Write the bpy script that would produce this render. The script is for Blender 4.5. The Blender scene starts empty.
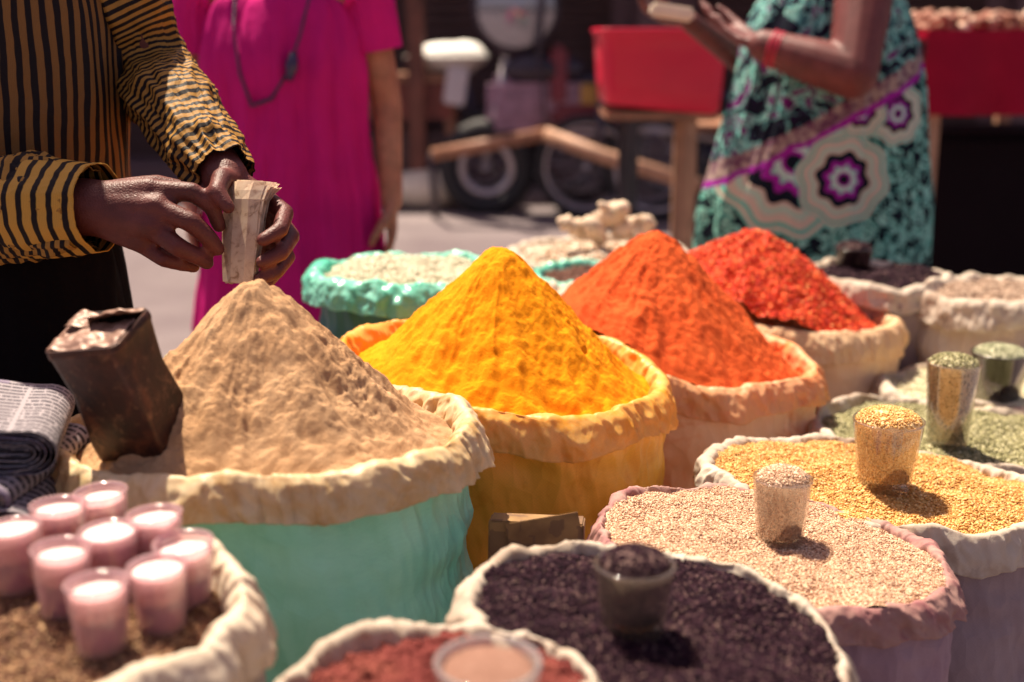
import bpy, math, random
import numpy as np
from mathutils import Vector, Matrix, Quaternion
random.seed(7); rng = np.random.default_rng(7)
PI = math.pi
scene = bpy.context.scene
COL = scene.collection

# ------------------------------------------------------------------ camera
W, H = 1024, 682
LENS = 42.0
F = LENS / 36.0 * W
PITCH = math.radians(14.0)
CAMZ = 1.2
SP, CP = math.sin(PITCH), math.cos(PITCH)
cam_d = bpy.data.cameras.new('camera'); cam = bpy.data.objects.new('camera', cam_d); COL.objects.link(cam)
cam.location = (0, 0, CAMZ); cam.rotation_euler = (PI / 2 - PITCH, 0, 0)
cam_d.lens = LENS; cam_d.sensor_width = 36; cam_d.clip_end = 300; cam_d.clip_start = 0.05
cam_d.dof.use_dof = True; cam_d.dof.focus_distance = 1.50; cam_d.dof.aperture_fstop = 2.35
scene.camera = cam

def U(px, py, d):
    """point seen at pixel (px,py) at distance d along the view axis"""
    u = (px - W / 2) / F; v = (py - H / 2) / F
    return Vector((d * u, d * (CP - v * SP), CAMZ - d * (SP + v * CP)))
def G(px, py, z=0.0):
    v = (py - H / 2) / F
    return U(px, py, (CAMZ - z) / (SP + v * CP))

# ------------------------------------------------------------------ world and sun
SUN_EL, SUN_AZ = 65.0, -36.0      # azimuth measured from +Y (beyond the stall) toward +X
w = bpy.data.worlds.new('World'); scene.world = w; w.use_nodes = True
nt = w.node_tree; nt.nodes.clear()
sky = nt.nodes.new('ShaderNodeTexSky'); sky.sky_type = 'NISHITA'; sky.sun_disc = False
sky.sun_elevation = math.radians(SUN_EL); sky.sun_rotation = math.radians(SUN_AZ)
sky.dust_density = 3.0
tint = nt.nodes.new('ShaderNodeMix'); tint.data_type = 'RGBA'; tint.blend_type = 'MULTIPLY'; tint.inputs[0].default_value = 1.0
tint.inputs[7].default_value = (1.0, 0.74, 0.72, 1)
bg = nt.nodes.new('ShaderNodeBackground'); bg.inputs[1].default_value = 0.074
wo = nt.nodes.new('ShaderNodeOutputWorld')
nt.links.new(sky.outputs[0], tint.inputs[6]); nt.links.new(tint.outputs[2], bg.inputs[0]); nt.links.new(bg.outputs[0], wo.inputs[0])
sd = bpy.data.lights.new('sun', 'SUN'); sun = bpy.data.objects.new('sun', sd); COL.objects.link(sun)
sd.energy = 5.0; sd.angle = math.radians(0.6); sd.color = (1.0, 0.87, 0.68)
el, az = math.radians(SUN_EL), math.radians(SUN_AZ)
sdir = Vector((math.sin(az) * math.cos(el), math.cos(az) * math.cos(el), math.sin(el)))
sun.rotation_euler = sdir.to_track_quat('Z', 'Y').to_euler(); sun.location = (-3, 6, 8)
scene.view_settings.view_transform = 'Standard'; scene.view_settings.look = 'None'
scene.view_settings.gamma = 1; scene.view_settings.exposure = 1.08
scene.render.resolution_x = W; scene.render.resolution_y = H
scene.render.engine = 'CYCLES'

# ------------------------------------------------------------------ noise
def _hash(ix, iy, iz, seed):
    h = (ix * 374761393 + iy * 668265263 + iz * 2147483647 + seed * 974634777) & 0xFFFFFFFF
    h = ((h ^ (h >> 13)) * 1274126177) & 0xFFFFFFFF
    h = (h ^ (h >> 16)) & 0xFFFFFFFF
    return h.astype(np.float64) / 4294967295.0
def vn(x, y, z, seed=0):
    x, y, z = np.broadcast_arrays(np.asarray(x, float), np.asarray(y, float), np.asarray(z, float))
    ix, iy, iz = np.floor(x).astype(np.int64), np.floor(y).astype(np.int64), np.floor(z).astype(np.int64)
    fx, fy, fz = x - ix, y - iy, z - iz
    fx, fy, fz = [t * t * t * (t * (t * 6 - 15) + 10) for t in (fx, fy, fz)]
    r = 0
    for a in (0, 1):
        for b in (0, 1):
            for c in (0, 1):
                r = r + _hash(ix + a, iy + b, iz + c, seed) * (fx if a else 1 - fx) * (fy if b else 1 - fy) * (fz if c else 1 - fz)
    return r * 2 - 1
def fbm(x, y, z, o=4, seed=0, g=0.5):
    a, s, r = 1.0, 1.0, 0
    for i in range(o):
        r = r + a * vn(x * s, y * s, z * s, seed + i * 17); a *= g; s *= 2.03
    return r
def ridge(x, y, z, o=3, seed=0):
    a, s, r = 1.0, 1.0, 0
    for i in range(o):
        r = r + a * (1 - 2 * np.abs(vn(x * s, y * s, z * s, seed + i * 31))); a *= 0.5; s *= 2.1
    return r

def worley(x, y, z, seed=0):
    x, y, z = np.broadcast_arrays(np.asarray(x, float), np.asarray(y, float), np.asarray(z, float))
    ix, iy, iz = np.floor(x).astype(np.int64), np.floor(y).astype(np.int64), np.floor(z).astype(np.int64)
    best = np.full(x.shape, 9.0)
    for a in (-1, 0, 1):
        for b in (-1, 0, 1):
            for c in (-1, 0, 1):
                qx, qy, qz = ix + a, iy + b, iz + c
                d = (qx + _hash(qx, qy, qz, seed) - x) ** 2 + (qy + _hash(qx, qy, qz, seed + 1) - y) ** 2 + (qz + _hash(qx, qy, qz, seed + 2) - z) ** 2
                best = np.minimum(best, d)
    return np.sqrt(best)

# ------------------------------------------------------------------ object helpers
def link(o, parent=None):
    COL.objects.link(o)
    if parent: o.parent = parent
    return o
def tag(o, label=None, cat=None, group=None, kind=None):
    if label: o['label'] = label
    if cat: o['category'] = cat
    if group: o['group'] = group
    if kind: o['kind'] = kind
    return o
def empty(name, loc, label, cat, group=None):
    o = bpy.data.objects.new(name, None); o.location = loc; o.empty_display_size = 0.1
    link(o); return tag(o, label, cat, group)
def mesh_obj(name, verts, faces, mat, parent=None, smooth=True, uv=None, origin=None, crease_flat=False):
    me = bpy.data.meshes.new(name)
    v = np.asarray(verts, float).reshape(-1, 3)
    if origin is not None: v = v - np.array(origin)
    me.from_pydata(v.tolist(), [], faces if isinstance(faces, list) else faces.tolist())
    me.polygons.foreach_set('use_smooth', [smooth] * len(me.polygons))
    if uv is not None:
        l = me.uv_layers.new(name='UVMap')
        idx = np.empty(len(me.loops), int); me.loops.foreach_get('vertex_index', idx)
        l.data.foreach_set('uv', np.asarray(uv, float).reshape(-1, 2)[idx].ravel())
    me.materials.append(mat); me.update()
    o = bpy.data.objects.new(name, me)
    if origin is not None: o.location = origin
    return link(o, parent)
def grid_faces(nu, nv, close=True):
    """verts laid out [u][v]; u around"""
    i = np.arange(nu if close else nu - 1)[:, None]; j = np.arange(nv - 1)[None, :]
    i2 = (i + 1) % nu
    return np.stack([i * nv + j, i2 * nv + j, i2 * nv + j + 1, i * nv + j + 1], -1).reshape(-1, 4)
class MB:
    """collects simple solids into one mesh"""
    def __init__(s): s.v = []; s.f = []
    def add(s, v, f):
        n = len(s.v); s.v += [tuple(p) for p in v]; s.f += [tuple(int(a) + n for a in q) for q in f]
    def box(s, c, size, M=None, bev=0.0):
        M = M or Matrix()
        hx, hy, hz = [a / 2 for a in size]; b = min(bev, hx * .9, hy * .9, hz * .9)
        import bmesh
        bm = bmesh.new(); bmesh.ops.create_cube(bm, size=1)
        for q in bm.verts: q.co = Vector((q.co.x * size[0], q.co.y * size[1], q.co.z * size[2]))
        if b > 0: bmesh.ops.bevel(bm, geom=bm.edges[:], offset=b, segments=2, affect='EDGES')
        bm.verts.index_update()
        s.add([M @ q.co + Vector(c) if M else q.co + Vector(c) for q in bm.verts], [[q.index for q in fc.verts] for fc in bm.faces]); bm.free()
    def tube(s, pts, rad, n=10, cap=True):
        pts = [Vector(p) for p in pts]
        rad = rad if hasattr(rad, '__len__') else [rad] * len(pts)
        V = []; nrm = None
        for i, p in enumerate(pts):
            t = (pts[min(i + 1, len(pts) - 1)] - pts[max(i - 1, 0)]).normalized()
            if nrm is None:
                a = Vector((0, 0, 1)) if abs(t.z) < .9 else Vector((1, 0, 0)); nrm = t.cross(a).normalized()
            nrm = (nrm - t * nrm.dot(t)).normalized(); bn = t.cross(nrm)
            for k in range(n):
                a = 2 * PI * k / n; V.append(p + (nrm * math.cos(a) + bn * math.sin(a)) * rad[i])
        Fc = []
        for i in range(len(pts) - 1):
            for k in range(n):
                k2 = (k + 1) % n; Fc.append((i * n + k, i * n + k2, (i + 1) * n + k2, (i + 1) * n + k))
        if cap: Fc.append(tuple(range(n))[::-1]); Fc.append(tuple((len(pts) - 1) * n + k for k in range(n)))
        s.add(V, Fc)
    def ring(s, c, axis, R, r, n=48, m=10):
        c = Vector(c); axis = Vector(axis).normalized()
        a = axis.orthogonal().normalized(); b = axis.cross(a)
        V = []; Fc = []
        for i in range(n):
            t = 2 * PI * i / n; d = a * math.cos(t) + b * math.sin(t)
            for k in range(m):
                q = 2 * PI * k / m; V.append(c + d * (R + r * math.cos(q)) + axis * r * math.sin(q))
        for i in range(n):
            for k in range(m): Fc.append((i * m + k, ((i + 1) % n) * m + k, ((i + 1) % n) * m + (k + 1) % m, i * m + (k + 1) % m))
        s.add(V, Fc)
    def lathe(s, prof, n=48, M=None):
        V = []; Fc = []; m = len(prof); M = M or Matrix()
        for i in range(n):
            t = 2 * PI * i / n
            for r, z in prof: V.append(M @ Vector((r * math.cos(t), r * math.sin(t), z)))
        for i in range(n):
            for k in range(m - 1): Fc.append((i * m + k, ((i + 1) % n) * m + k, ((i + 1) % n) * m + k + 1, i * m + k + 1))
        s.add(V, Fc)
    def build(s, name, mat, parent=None, smooth=False, origin=None):
        o = mesh_obj(name, s.v, s.f, mat, parent, smooth, origin=origin)
        return o

# ------------------------------------------------------------------ materials
class NT:
    def __init__(s, name):
        s.m = bpy.data.materials.new(name); s.m.use_nodes = True; s.t = s.m.node_tree; s.n = s.t.nodes; s.l = s.t.links
        s.p = s.n['Principled BSDF']; s.out = s.n['Material Output']
    def new(s, t, **k):
        n = s.n.new(t)
        for a, b in k.items(): setattr(n, a, b)
        return n
    def noise(s, scale, detail=4, rough=.5, vec=None, dist=0):
        n = s.new('ShaderNodeTexNoise'); n.inputs['Scale'].default_value = scale; n.inputs['Detail'].default_value = detail
        n.inputs['Roughness'].default_value = rough; n.inputs['Distortion'].default_value = dist
        if vec: s.l.new(vec, n.inputs['Vector'])
        return n
    def ramp(s, fac, stops, interp='LINEAR'):
        r = s.new('ShaderNodeValToRGB'); r.color_ramp.interpolation = interp
        e = r.color_ramp.elements
        while len(e) < len(stops): e.new(.5)
        for q, (p, c) in zip(e, stops): q.position = p; q.color = (*c, 1)
        s.l.new(fac, r.inputs[0]); return r
    def math(s, op, a, b=None, c=None):
        m = s.new('ShaderNodeMath', operation=op)
        for i, q in enumerate((a, b, c)):
            if q is None: continue
            if isinstance(q, (int, float)): m.inputs[i].default_value = q
            else: s.l.new(q, m.inputs[i])
        return m.outputs[0]
    def mix(s, fac, a, b, blend='MIX'):
        m = s.new('ShaderNodeMix', data_type='RGBA', blend_type=blend)
        for i, q in ((0, fac), (6, a), (7, b)):
            if isinstance(q, (int, float)): m.inputs[i].default_value = q
            elif isinstance(q, tuple): m.inputs[i].default_value = (*q, 1)
            else: s.l.new(q, m.inputs[i])
        return m.outputs[2]
    def bump(s, h, strength=.5, dist=.002, prev=None):
        b = s.new('ShaderNodeBump'); b.inputs['Strength'].default_value = strength; b.inputs['Distance'].default_value = dist
        s.l.new(h, b.inputs['Height'])
        if prev: s.l.new(prev, b.inputs['Normal'])
        s.l.new(b.outputs[0], s.p.inputs['Normal']); return b.outputs[0]
    def obj(s): return s.new('ShaderNodeTexCoord').outputs['Object']
    def uv(s): return s.new('ShaderNodeTexCoord').outputs['UV']
    def base(s, c):
        if isinstance(c, tuple): s.p.inputs['Base Color'].default_value = (*c, 1)
        else: s.l.new(c, s.p.inputs['Base Color'])
    def set(s, **k):
        for a, b in k.items(): s.p.inputs[a.replace('_', ' ')].default_value = b
    def translucent(s, col, fac):
        tr = s.new('ShaderNodeBsdfTranslucent')
        if isinstance(col, tuple): tr.inputs[0].default_value = (*col, 1)
        else: s.l.new(col, tr.inputs[0])
        mx = s.new('ShaderNodeMixShader')
        if isinstance(fac, float): mx.inputs[0].default_value = fac
        else: s.l.new(fac, mx.inputs[0])
        s.l.new(s.p.outputs[0], mx.inputs[1]); s.l.new(tr.outputs[0], mx.inputs[2]); s.l.new(mx.outputs[0], s.out.inputs[0])

def m_plain(name, c, rough=.6, metal=0, var=.25, scale=20, bump=.2):
    n = NT(name); o = n.obj()
    ns = n.noise(scale, 5, .6, o)
    r = n.ramp(ns.outputs[0], [(.25, tuple(a * (1 - var) for a in c)), (.75, tuple(min(1, a * (1 + var)) for a in c))])
    n.base(r.outputs[0]); n.set(Roughness=rough, Metallic=metal)
    if bump: n.bump(n.noise(scale * 4, 4, .6, o).outputs[0], bump, .003)
    return n.m
def m_powder(name, lo, mid, hi, rough=.95, sc=1.0):
    n = NT(name); o = n.obj()
    a = n.noise(14 * sc, 6, .65, o); b = n.noise(420 * sc, 4, .75, o)
    f = n.math('ADD', n.math('MULTIPLY', a.outputs[0], .62), n.math('MULTIPLY', b.outputs[0], .38))
    r = n.ramp(f, [(.32, lo), (.5, mid), (.68, hi)])
    n.base(r.outputs[0]); n.set(Roughness=rough); n.p.inputs['Specular IOR Level'].default_value = .1
    b1 = n.bump(n.noise(300 * sc, 5, .75, o).outputs[0], .8, .0016)
    n.bump(n.noise(620 * sc, 3, .7, o).outputs[0], .7, .0007, b1)
    return n.m
def m_grain(name, stops, rough=.7, trans=0, spec=.25):
    n = NT(name)
    g = n.new('ShaderNodeNewGeometry')
    n.base(n.ramp(g.outputs['Random Per Island'], stops).outputs[0]); n.set(Roughness=rough)
    n.p.inputs['Specular IOR Level'].default_value = spec
    n.bump(n.noise(900, 2, .6, n.obj()).outputs[0], .4, .0006)
    return n.m
def m_bag(name, c, c2=None, trans=.3, rough=.42, stain=None, weave=0.0, tcol=None):
    """woven plastic or cloth sack: thin, lets some light through, creased"""
    n = NT(name); o = n.obj(); c2 = c2 or tuple(a * .78 for a in c)
    a = n.noise(5, 6, .65, o, .6)
    col = n.ramp(a.outputs[0], [(.35, c2), (.62, c)]).outputs[0]
    if stain:
        s = n.noise(9, 6, .7, o, 1.2); f = n.ramp(s.outputs[0], [(.5, (0, 0, 0)), (.66, (1, 1, 1))])
        col = n.mix(n.math('MULTIPLY', f.outputs[0], .75), col, stain)
    d = n.noise(70, 4, .7, o); col = n.mix(n.ramp(d.outputs[0], [(.6, (0, 0, 0)), (.8, (.35, .35, .35))]).outputs[0], col, tuple(q * .45 for q in c))
    wvx = n.new('ShaderNodeTexChecker'); wvx.inputs['Scale'].default_value = 420; n.l.new(o, wvx.inputs[0]); col = n.mix(n.math('MULTIPLY', wvx.outputs['Fac'], .10), col, tuple(q * .5 for q in c))
    n.base(col); n.set(Roughness=rough)
    # creases: stretched ridged noise
    mp = n.new('ShaderNodeMapping'); mp.inputs['Scale'].default_value = (1, 1, .6); mp.inputs['Rotation'].default_value = (0.35, .2, 0); n.l.new(o, mp.inputs[0])
    v = n.noise(9, 2, .5, o, .0)
    rg = n.math('ABSOLUTE', n.math('SUBTRACT', v.outputs[0], .5))
    rg = n.math('MINIMUM', n.math('MULTIPLY', rg, 6.0), 1.0)
    bb = n.bump(rg, .25, .005)
    vo = n.new('ShaderNodeTexVoronoi'); vo.inputs['Scale'].default_value = 34; n.l.new(n.noise(7, 2, .5, o).outputs[1], vo.inputs[0]) if False else n.l.new(mp.outputs[0], vo.inputs[0])
    b3 = n.bump(vo.outputs['Distance'], .6, .008, bb)
    n.bump(n.noise(240, 3, .6, o).outputs[0], .25, .0012, b3)
    if trans: n.translucent(tcol or c, float(trans))
    return n.m
def m_glass(name, tintc=(.93, .93, .9), rough=.04, frost=0.0, fcol=(.8, .7, .7)):
    n = NT(name); tr = n.new('ShaderNodeBsdfTransparent'); tr.inputs[0].default_value = (*tintc, 1)
    gl = n.new('ShaderNodeBsdfGlossy'); gl.inputs['Roughness'].default_value = rough
    lw = n.new('ShaderNodeLayerWeight'); lw.inputs[0].default_value = .35
    mx = n.new('ShaderNodeMixShader')
    n.l.new(n.math('ADD', n.math('MULTIPLY', lw.outputs[1], .60), .05), mx.inputs[0]); n.l.new(tr.outputs[0], mx.inputs[1]); n.l.new(gl.outputs[0], mx.inputs[2])
    last = mx.outputs[0]
    if frost:
        df = n.new('ShaderNodeBsdfTranslucent'); df.inputs[0].default_value = (*fcol, 1)
        d2 = n.new('ShaderNodeBsdfDiffuse'); d2.inputs[0].default_value = (*fcol, 1)
        m1 = n.new('ShaderNodeMixShader'); n.l.new(df.outputs[0], m1.inputs[1]); n.l.new(d2.outputs[0], m1.inputs[2])
        m2 = n.new('ShaderNodeMixShader'); m2.inputs[0].default_value = frost
        n.l.new(last, m2.inputs[1]); n.l.new(m1.outputs[0], m2.inputs[2]); last = m2.outputs[0]
    n.l.new(last, n.out.inputs[0]); return n.m
def m_skin(name, c):
    n = NT(name); o = n.obj()
    a = n.noise(30, 5, .6, o); b = n.noise(9, 3, .5, o)
    col = n.ramp(a.outputs[0], [(.3, tuple(q * .65 for q in c)), (.7, tuple(min(1, q * 1.2) for q in c))]).outputs[0]
    n.base(n.mix(n.ramp(b.outputs[0], [(.4, (0, 0, 0)), (.75, (.5, .5, .5))]).outputs[0], col, (c[0] * .95, c[1] * .55, c[2] * .5)))
    n.set(Roughness=.5); n.p.inputs['Specular IOR Level'].default_value = .3; n.p.inputs['Subsurface Weight'].default_value = .12; n.p.inputs['Subsurface Radius'].default_value = (.02, .006, .003); n.p.inputs['Subsurface Scale'].default_value = .4
    b1 = n.bump(n.noise(160, 4, .6, o).outputs[0], .35, .0015)
    v = n.new('ShaderNodeTexVoronoi', feature='DISTANCE_TO_EDGE'); v.inputs['Scale'].default_value = 260; n.l.new(o, v.inputs[0])
    n.bump(v.outputs[0], .6, .0012, b1)
    return n.m
def m_cloth(name, c, trans=.2, rough=.85, var=.2):
    n = NT(name); o = n.obj(); a = n.noise(8, 4, .6, o)
    col = n.ramp(a.outputs[0], [(.3, tuple(q * (1 - var) for q in c)), (.7, c)]).outputs[0]
    n.base(col); n.set(Roughness=rough); n.p.inputs['Specular IOR Level'].default_value = .12
    b = n.bump(n.noise(28, 4, .6, o, 1.0).outputs[0], .5, .006); n.bump(n.noise(900, 2, .5, o).outputs[0], .3, .0006, b)
    if trans: n.translucent(c, float(trans))
    return n.m
def m_stripes(name, pitch, axis, a, b, frac=.3):
    """woven stripe shirt: stripes in cloth (UV, metres)"""
    n = NT(name); uv = n.uv(); o = n.obj()
    ds = n.noise(9, 3, .5, o); sep = n.new('ShaderNodeSeparateXYZ'); n.l.new(uv, sep.inputs[0])
    s = n.math('ADD', sep.outputs[axis], n.math('MULTIPLY', n.math('SUBTRACT', ds.outputs[0], .5), .012))
    t = n.math('FRACT', n.math('DIVIDE', s, pitch))
    r = n.ramp(t, [(0, b), (frac, b), (frac + .05, a), (.95, a), (1.0, b)])
    thin = n.math('FRACT', n.math('DIVIDE', s, pitch / 9)); r2 = n.mix(n.math('MULTIPLY', thin, .22), r.outputs[0], (.02, .012, .01))
    n.base(r2); n.set(Roughness=.6); n.p.inputs['Specular IOR Level'].default_value = .15
    bb = n.bump(n.noise(24, 4, .6, o, 1.0).outputs[0], .5, .006); n.bump(n.noise(800, 2, .5, o).outputs[0], .3, .0006, bb)
    return n.m

# ------------------------------------------------------------------ sacks
class Sack: pass
def cuff_profile(thick, drop, inner, m=46):
    """closed-looking rolled collar, from outer lower edge over the top and down inside (dr, dz), with normals"""
    key = [(thick * 1.5, -drop), (thick * 1.35, -drop * .78), (thick * 1.1, -drop * .45), (thick * .72, -drop * .15), (thick * .42, -.003), (thick * .10, .0015), (-thick * .25, -.002),
           (-thick * .65, -.014), (-thick * 1.1, -.04), (-thick * 1.9, -inner)]
    key = np.array(key); s = np.concatenate([[0], np.cumsum(np.linalg.norm(np.diff(key, axis=0), axis=1))])
    t = np.linspace(0, s[-1], m); p = np.stack([np.interp(t, s, key[:, 0]), np.interp(t, s, key[:, 1])], 1)
    for _ in range(1): p[1:-1] = (p[:-2] + 2 * p[1:-1] + p[2:]) / 4
    d = np.gradient(p, axis=0); nrm = np.stack([d[:, 1], -d[:, 0]], 1) * 1.0; nrm /= np.linalg.norm(nrm, axis=1)[:, None]
    # make outward from collar centre
    cen = np.array([0, -drop * .5]); sign = np.sign(((p - cen) * nrm).sum(1)); nrm *= np.where(sign == 0, 1, sign)[:, None]
    return p, nrm, t
def make_sack(cx, cy, hw, d, label, body_mat, rim_mat, seed, tx=0, ty=0, ry=1.0, drop=.06, thick=.018, rot=0, wob=.010, crease=.006, H=None, nm='spice_sack', res=1.0, bulge=.0, neck=.972, tk=.0046, ncr=26):
    thick *= .72; c = U(cx, cy, d); R0 = hw / F * d - thick
    S = Sack(); S.c = c; S.R = R0; S.ry = ry; S.tx = tx; S.ty = ty; S.seed = seed; S.Hh = c.z
    root = empty(nm, (c.x, c.y, 0), label, 'sack'); S.root = root
    nu = int((900 if res == 1.0 else 420) * res)
    th = np.linspace(0, 2 * PI, nu, endpoint=False)[:, None]
    ct, st = np.cos(th), np.sin(th)
    def wobr(th): return 1 + .022 * vn(np.cos(th) * 1.3, np.sin(th) * 1.3, seed * 3.1, seed) + .02 * vn(np.cos(th) * 3, np.sin(th) * 3, seed * 1.7, seed + 5)
    S.wobr = wobr
    def zw(th): return wob * (vn(np.cos(th) * 1.6, np.sin(th) * 1.6, 5 + seed, seed + 9) + .55 * vn(np.cos(th) * 5, np.sin(th) * 5, 2 + seed, seed + 11))
    S.zw = zw
    def tilt(x, y, z, w=1.0): return z + (tx * x + ty * y) * w
    # collar
    p, nr, t = cuff_profile(thick, drop, .085, 60)
    dr = p[None, :, 0]; dz = p[None, :, 1]; v = t[None, :] / t[-1]
    dropv = 1 + .22 * vn(ct * 1.4, st * 1.4, 7.7, seed + 21) + .07 * vn(ct * 7, st * 7, 1.7, seed + 22)
    outer = (np.linspace(0, 1, len(t))[None, :] < .62)
    dz2 = np.where(outer, dz * dropv, dz)
    kx, ky = ct * R0, st * R0
    tw = v * .05
    wx, wy, wz = kx * 13, ky * 13, v * 1.6 + 0 * kx
    cr = crease * (1.7 * (worley(wx * 1.3 + .4 * vn(wx, wy, wz, 3), wy * 1.3, wz * 1.6, seed + 33) - .5) + 1.7 * (worley(wx * 3.1, wy * 3.1, wz * 2.4, seed + 37) - .5) + 1.2 * (worley(wx * 6.5, wy * 6.5, wz * 4.5, seed + 38) - .5) + .45 * ridge(np.cos(th + tw * 3) * R0 * 26, np.sin(th + tw * 3) * R0 * 26, v * 1.2, 3, seed + 31) + .8 * fbm(kx * 12, ky * 12, v * 2.2, 4, seed + 41)
                   + .5 * ridge(kx * 34 + v * 4, ky * 34, v * 3.2, 2, seed + 51))
    ph = th / (2 * PI) * ncr + 1.6 * vn(ct * 2.2, st * 2.2, 1.0, seed + 95) + .55 * (v - .5) * (1 + vn(ct * 3, st * 3, 4.0, seed + 96)) + .25 * vn(ct * 9, st * 9, v * 2, seed + 97)
    cell = np.floor(ph); fr = ph - cell; am = _hash(cell.astype(np.int64) % ncr, 0 * cell.astype(np.int64), 0 * cell.astype(np.int64), seed + 98) 
    tuck = np.where(fr < .12, fr / .12, 1 - (fr - .12) / .88) ** 1.2
    cr = cr + tk * (tuck - .45) * (.25 + am) * np.clip(1.3 - v * .6, 0, 1)
    flare = .006 * (vn(ct * 3.2, st * 3.2, 3.3, seed + 99) + .5 * vn(ct * 8, st * 8, 3.3, seed + 94)) * np.clip(1 - v * 3.2, 0, 1)
    rr = (R0 * wobr(th)) + flare + dr + nr[None, :, 0] * cr
    zz = dz2 + nr[None, :, 1] * cr * .35 + zw(th)
    X, Y = rr * ct, rr * st * ry
    Z = tilt(X, Y, zz) + S.Hh
    V = np.stack([X, Y, Z], -1)
    ro = mesh_obj('rolled_rim', V, grid_faces(nu, V.shape[1]), rim_mat, root); so = ro.modifiers.new('thickness', 'SOLIDIFY'); so.thickness = .0014; so.offset = -1 if 0 else 0
    # bag body
    nv = int(80 * res); s = np.linspace(0, 1, nv)[None, :]          # 0 top (under collar) 1 ground
    zt = -.028
    prof = neck + (1.015 + bulge - neck) * np.sin(np.clip(s * 1.25, 0, 1) * PI / 2) - .10 * np.clip((s - .88) / .12, 0, 1) ** 2
    zb = zt + (-S.Hh - zt) * s
    amp = .35 + .65 * np.exp(-s * 9)
    fold = .006 * amp * (worley(kx * 11, ky * 11, zb * 9, seed + 91) - .5) + .010 * fbm(kx * 5, ky * 5, zb * 3, 4, seed + 61) + .0085 * amp * ridge(kx * 12 + zb * 4, ky * 16, zb * 2.5, 3, seed + 71) \
        + .006 * ridge(kx * 5 + zb * 9, ky * 5, zb * 12, 2, seed + 81)
    fold = fold + .0013 * ridge(kx * 30 + zb * 12, ky * 30, zb * 12, 3, seed + 93)
    rr = R0 * wobr(th) * prof + fold + thick * .1
    X, Y = rr * ct, rr * st * ry; wgt = 1 - s
    Z = zb + (tx * X + ty * Y) * wgt + zw(th) * wgt + S.Hh
    Z = np.maximum(Z, .0)
    V = np.stack([X, Y, Z], -1)
    f = grid_faces(nu, nv).tolist(); f.append([i * nv + nv - 1 for i in range(nu)])
    mesh_obj('bag', V.reshape(-1, 3), f, body_mat, root)
    return S
OCT_V = np.array([(1, 0, 0), (0, 1, 0), (-1, 0, 0), (0, -1, 0), (0, 0, 1), (0, 0, -1)], float)
OCT_F = np.array([(0, 1, 4), (1, 2, 4), (2, 3, 4), (3, 0, 4), (1, 0, 5), (2, 1, 5), (3, 2, 5), (0, 3, 5)])
def _long():
    v = []; f = []
    for x, r in ((-.62, .72), (0, 1), (.62, .72)):
        for k in range(5): a = 2 * PI * k / 5; v.append((x, r * math.cos(a), r * math.sin(a)))
    v += [(-1, 0, 0), (1, 0, 0)]
    for i in range(2):
        for k in range(5):
            k2 = (k + 1) % 5; f += [(i * 5 + k, i * 5 + k2, (i + 1) * 5 + k2), (i * 5 + k, (i + 1) * 5 + k2, (i + 1) * 5 + k)]
    for k in range(5): f += [(15, (k + 1) % 5, k), (16, 10 + k, 10 + (k + 1) % 5)]
    return np.array(v), np.array(f)
LONG_V, LONG_F = _long()
def grains(P, size, jitter, shape='oct', flat=1.0, tiltamt=1.0, rs=None):
    """P (N,3); size (a,b,c) half axes"""
    r = rs or rng; N = len(P); gv, gf = (LONG_V, LONG_F) if shape == 'long' else (OCT_V, OCT_F)
    yaw = r.uniform(0, 2 * PI, N); pit = r.normal(0, .45 * tiltamt, N); rol = r.uniform(0, PI, N)
    cz, sz = np.cos(yaw), np.sin(yaw); cy_, sy_ = np.cos(pit), np.sin(pit); cx_, sx_ = np.cos(rol), np.sin(rol)
    Rm = np.empty((N, 3, 3))
    Rm[:, 0, 0] = cz * cy_; Rm[:, 0, 1] = cz * sy_ * sx_ - sz * cx_; Rm[:, 0, 2] = cz * sy_ * cx_ + sz * sx_
    Rm[:, 1, 0] = sz * cy_; Rm[:, 1, 1] = sz * sy_ * sx_ + cz * cx_; Rm[:, 1, 2] = sz * sy_ * cx_ - cz * sx_
    Rm[:, 2, 0] = -sy_; Rm[:, 2, 1] = cy_ * sx_; Rm[:, 2, 2] = cy_ * cx_
    sc = 1 + r.uniform(-jitter, jitter, (N, 1)); ax = np.array(size)[None] * sc * (1 + r.uniform(-jitter, jitter, (N, 3)) * .5)
    loc = gv[None] * ax[:, None, :]
    V = np.einsum('nij,nkj->nki', Rm, loc) + P[:, None, :]
    Fc = gf[None] + (np.arange(N) * len(gv))[:, None, None]
    return V.reshape(-1, 3), Fc.reshape(-1, 3)
def join_parts(parts):
    V = []; Fc = []; n = 0
    for v, f in parts:
        v = np.asarray(v).reshape(-1, 3); V.append(v); Fc += (np.asarray(f) + n).tolist(); n += len(v)
    return np.concatenate(V), Fc
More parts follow.
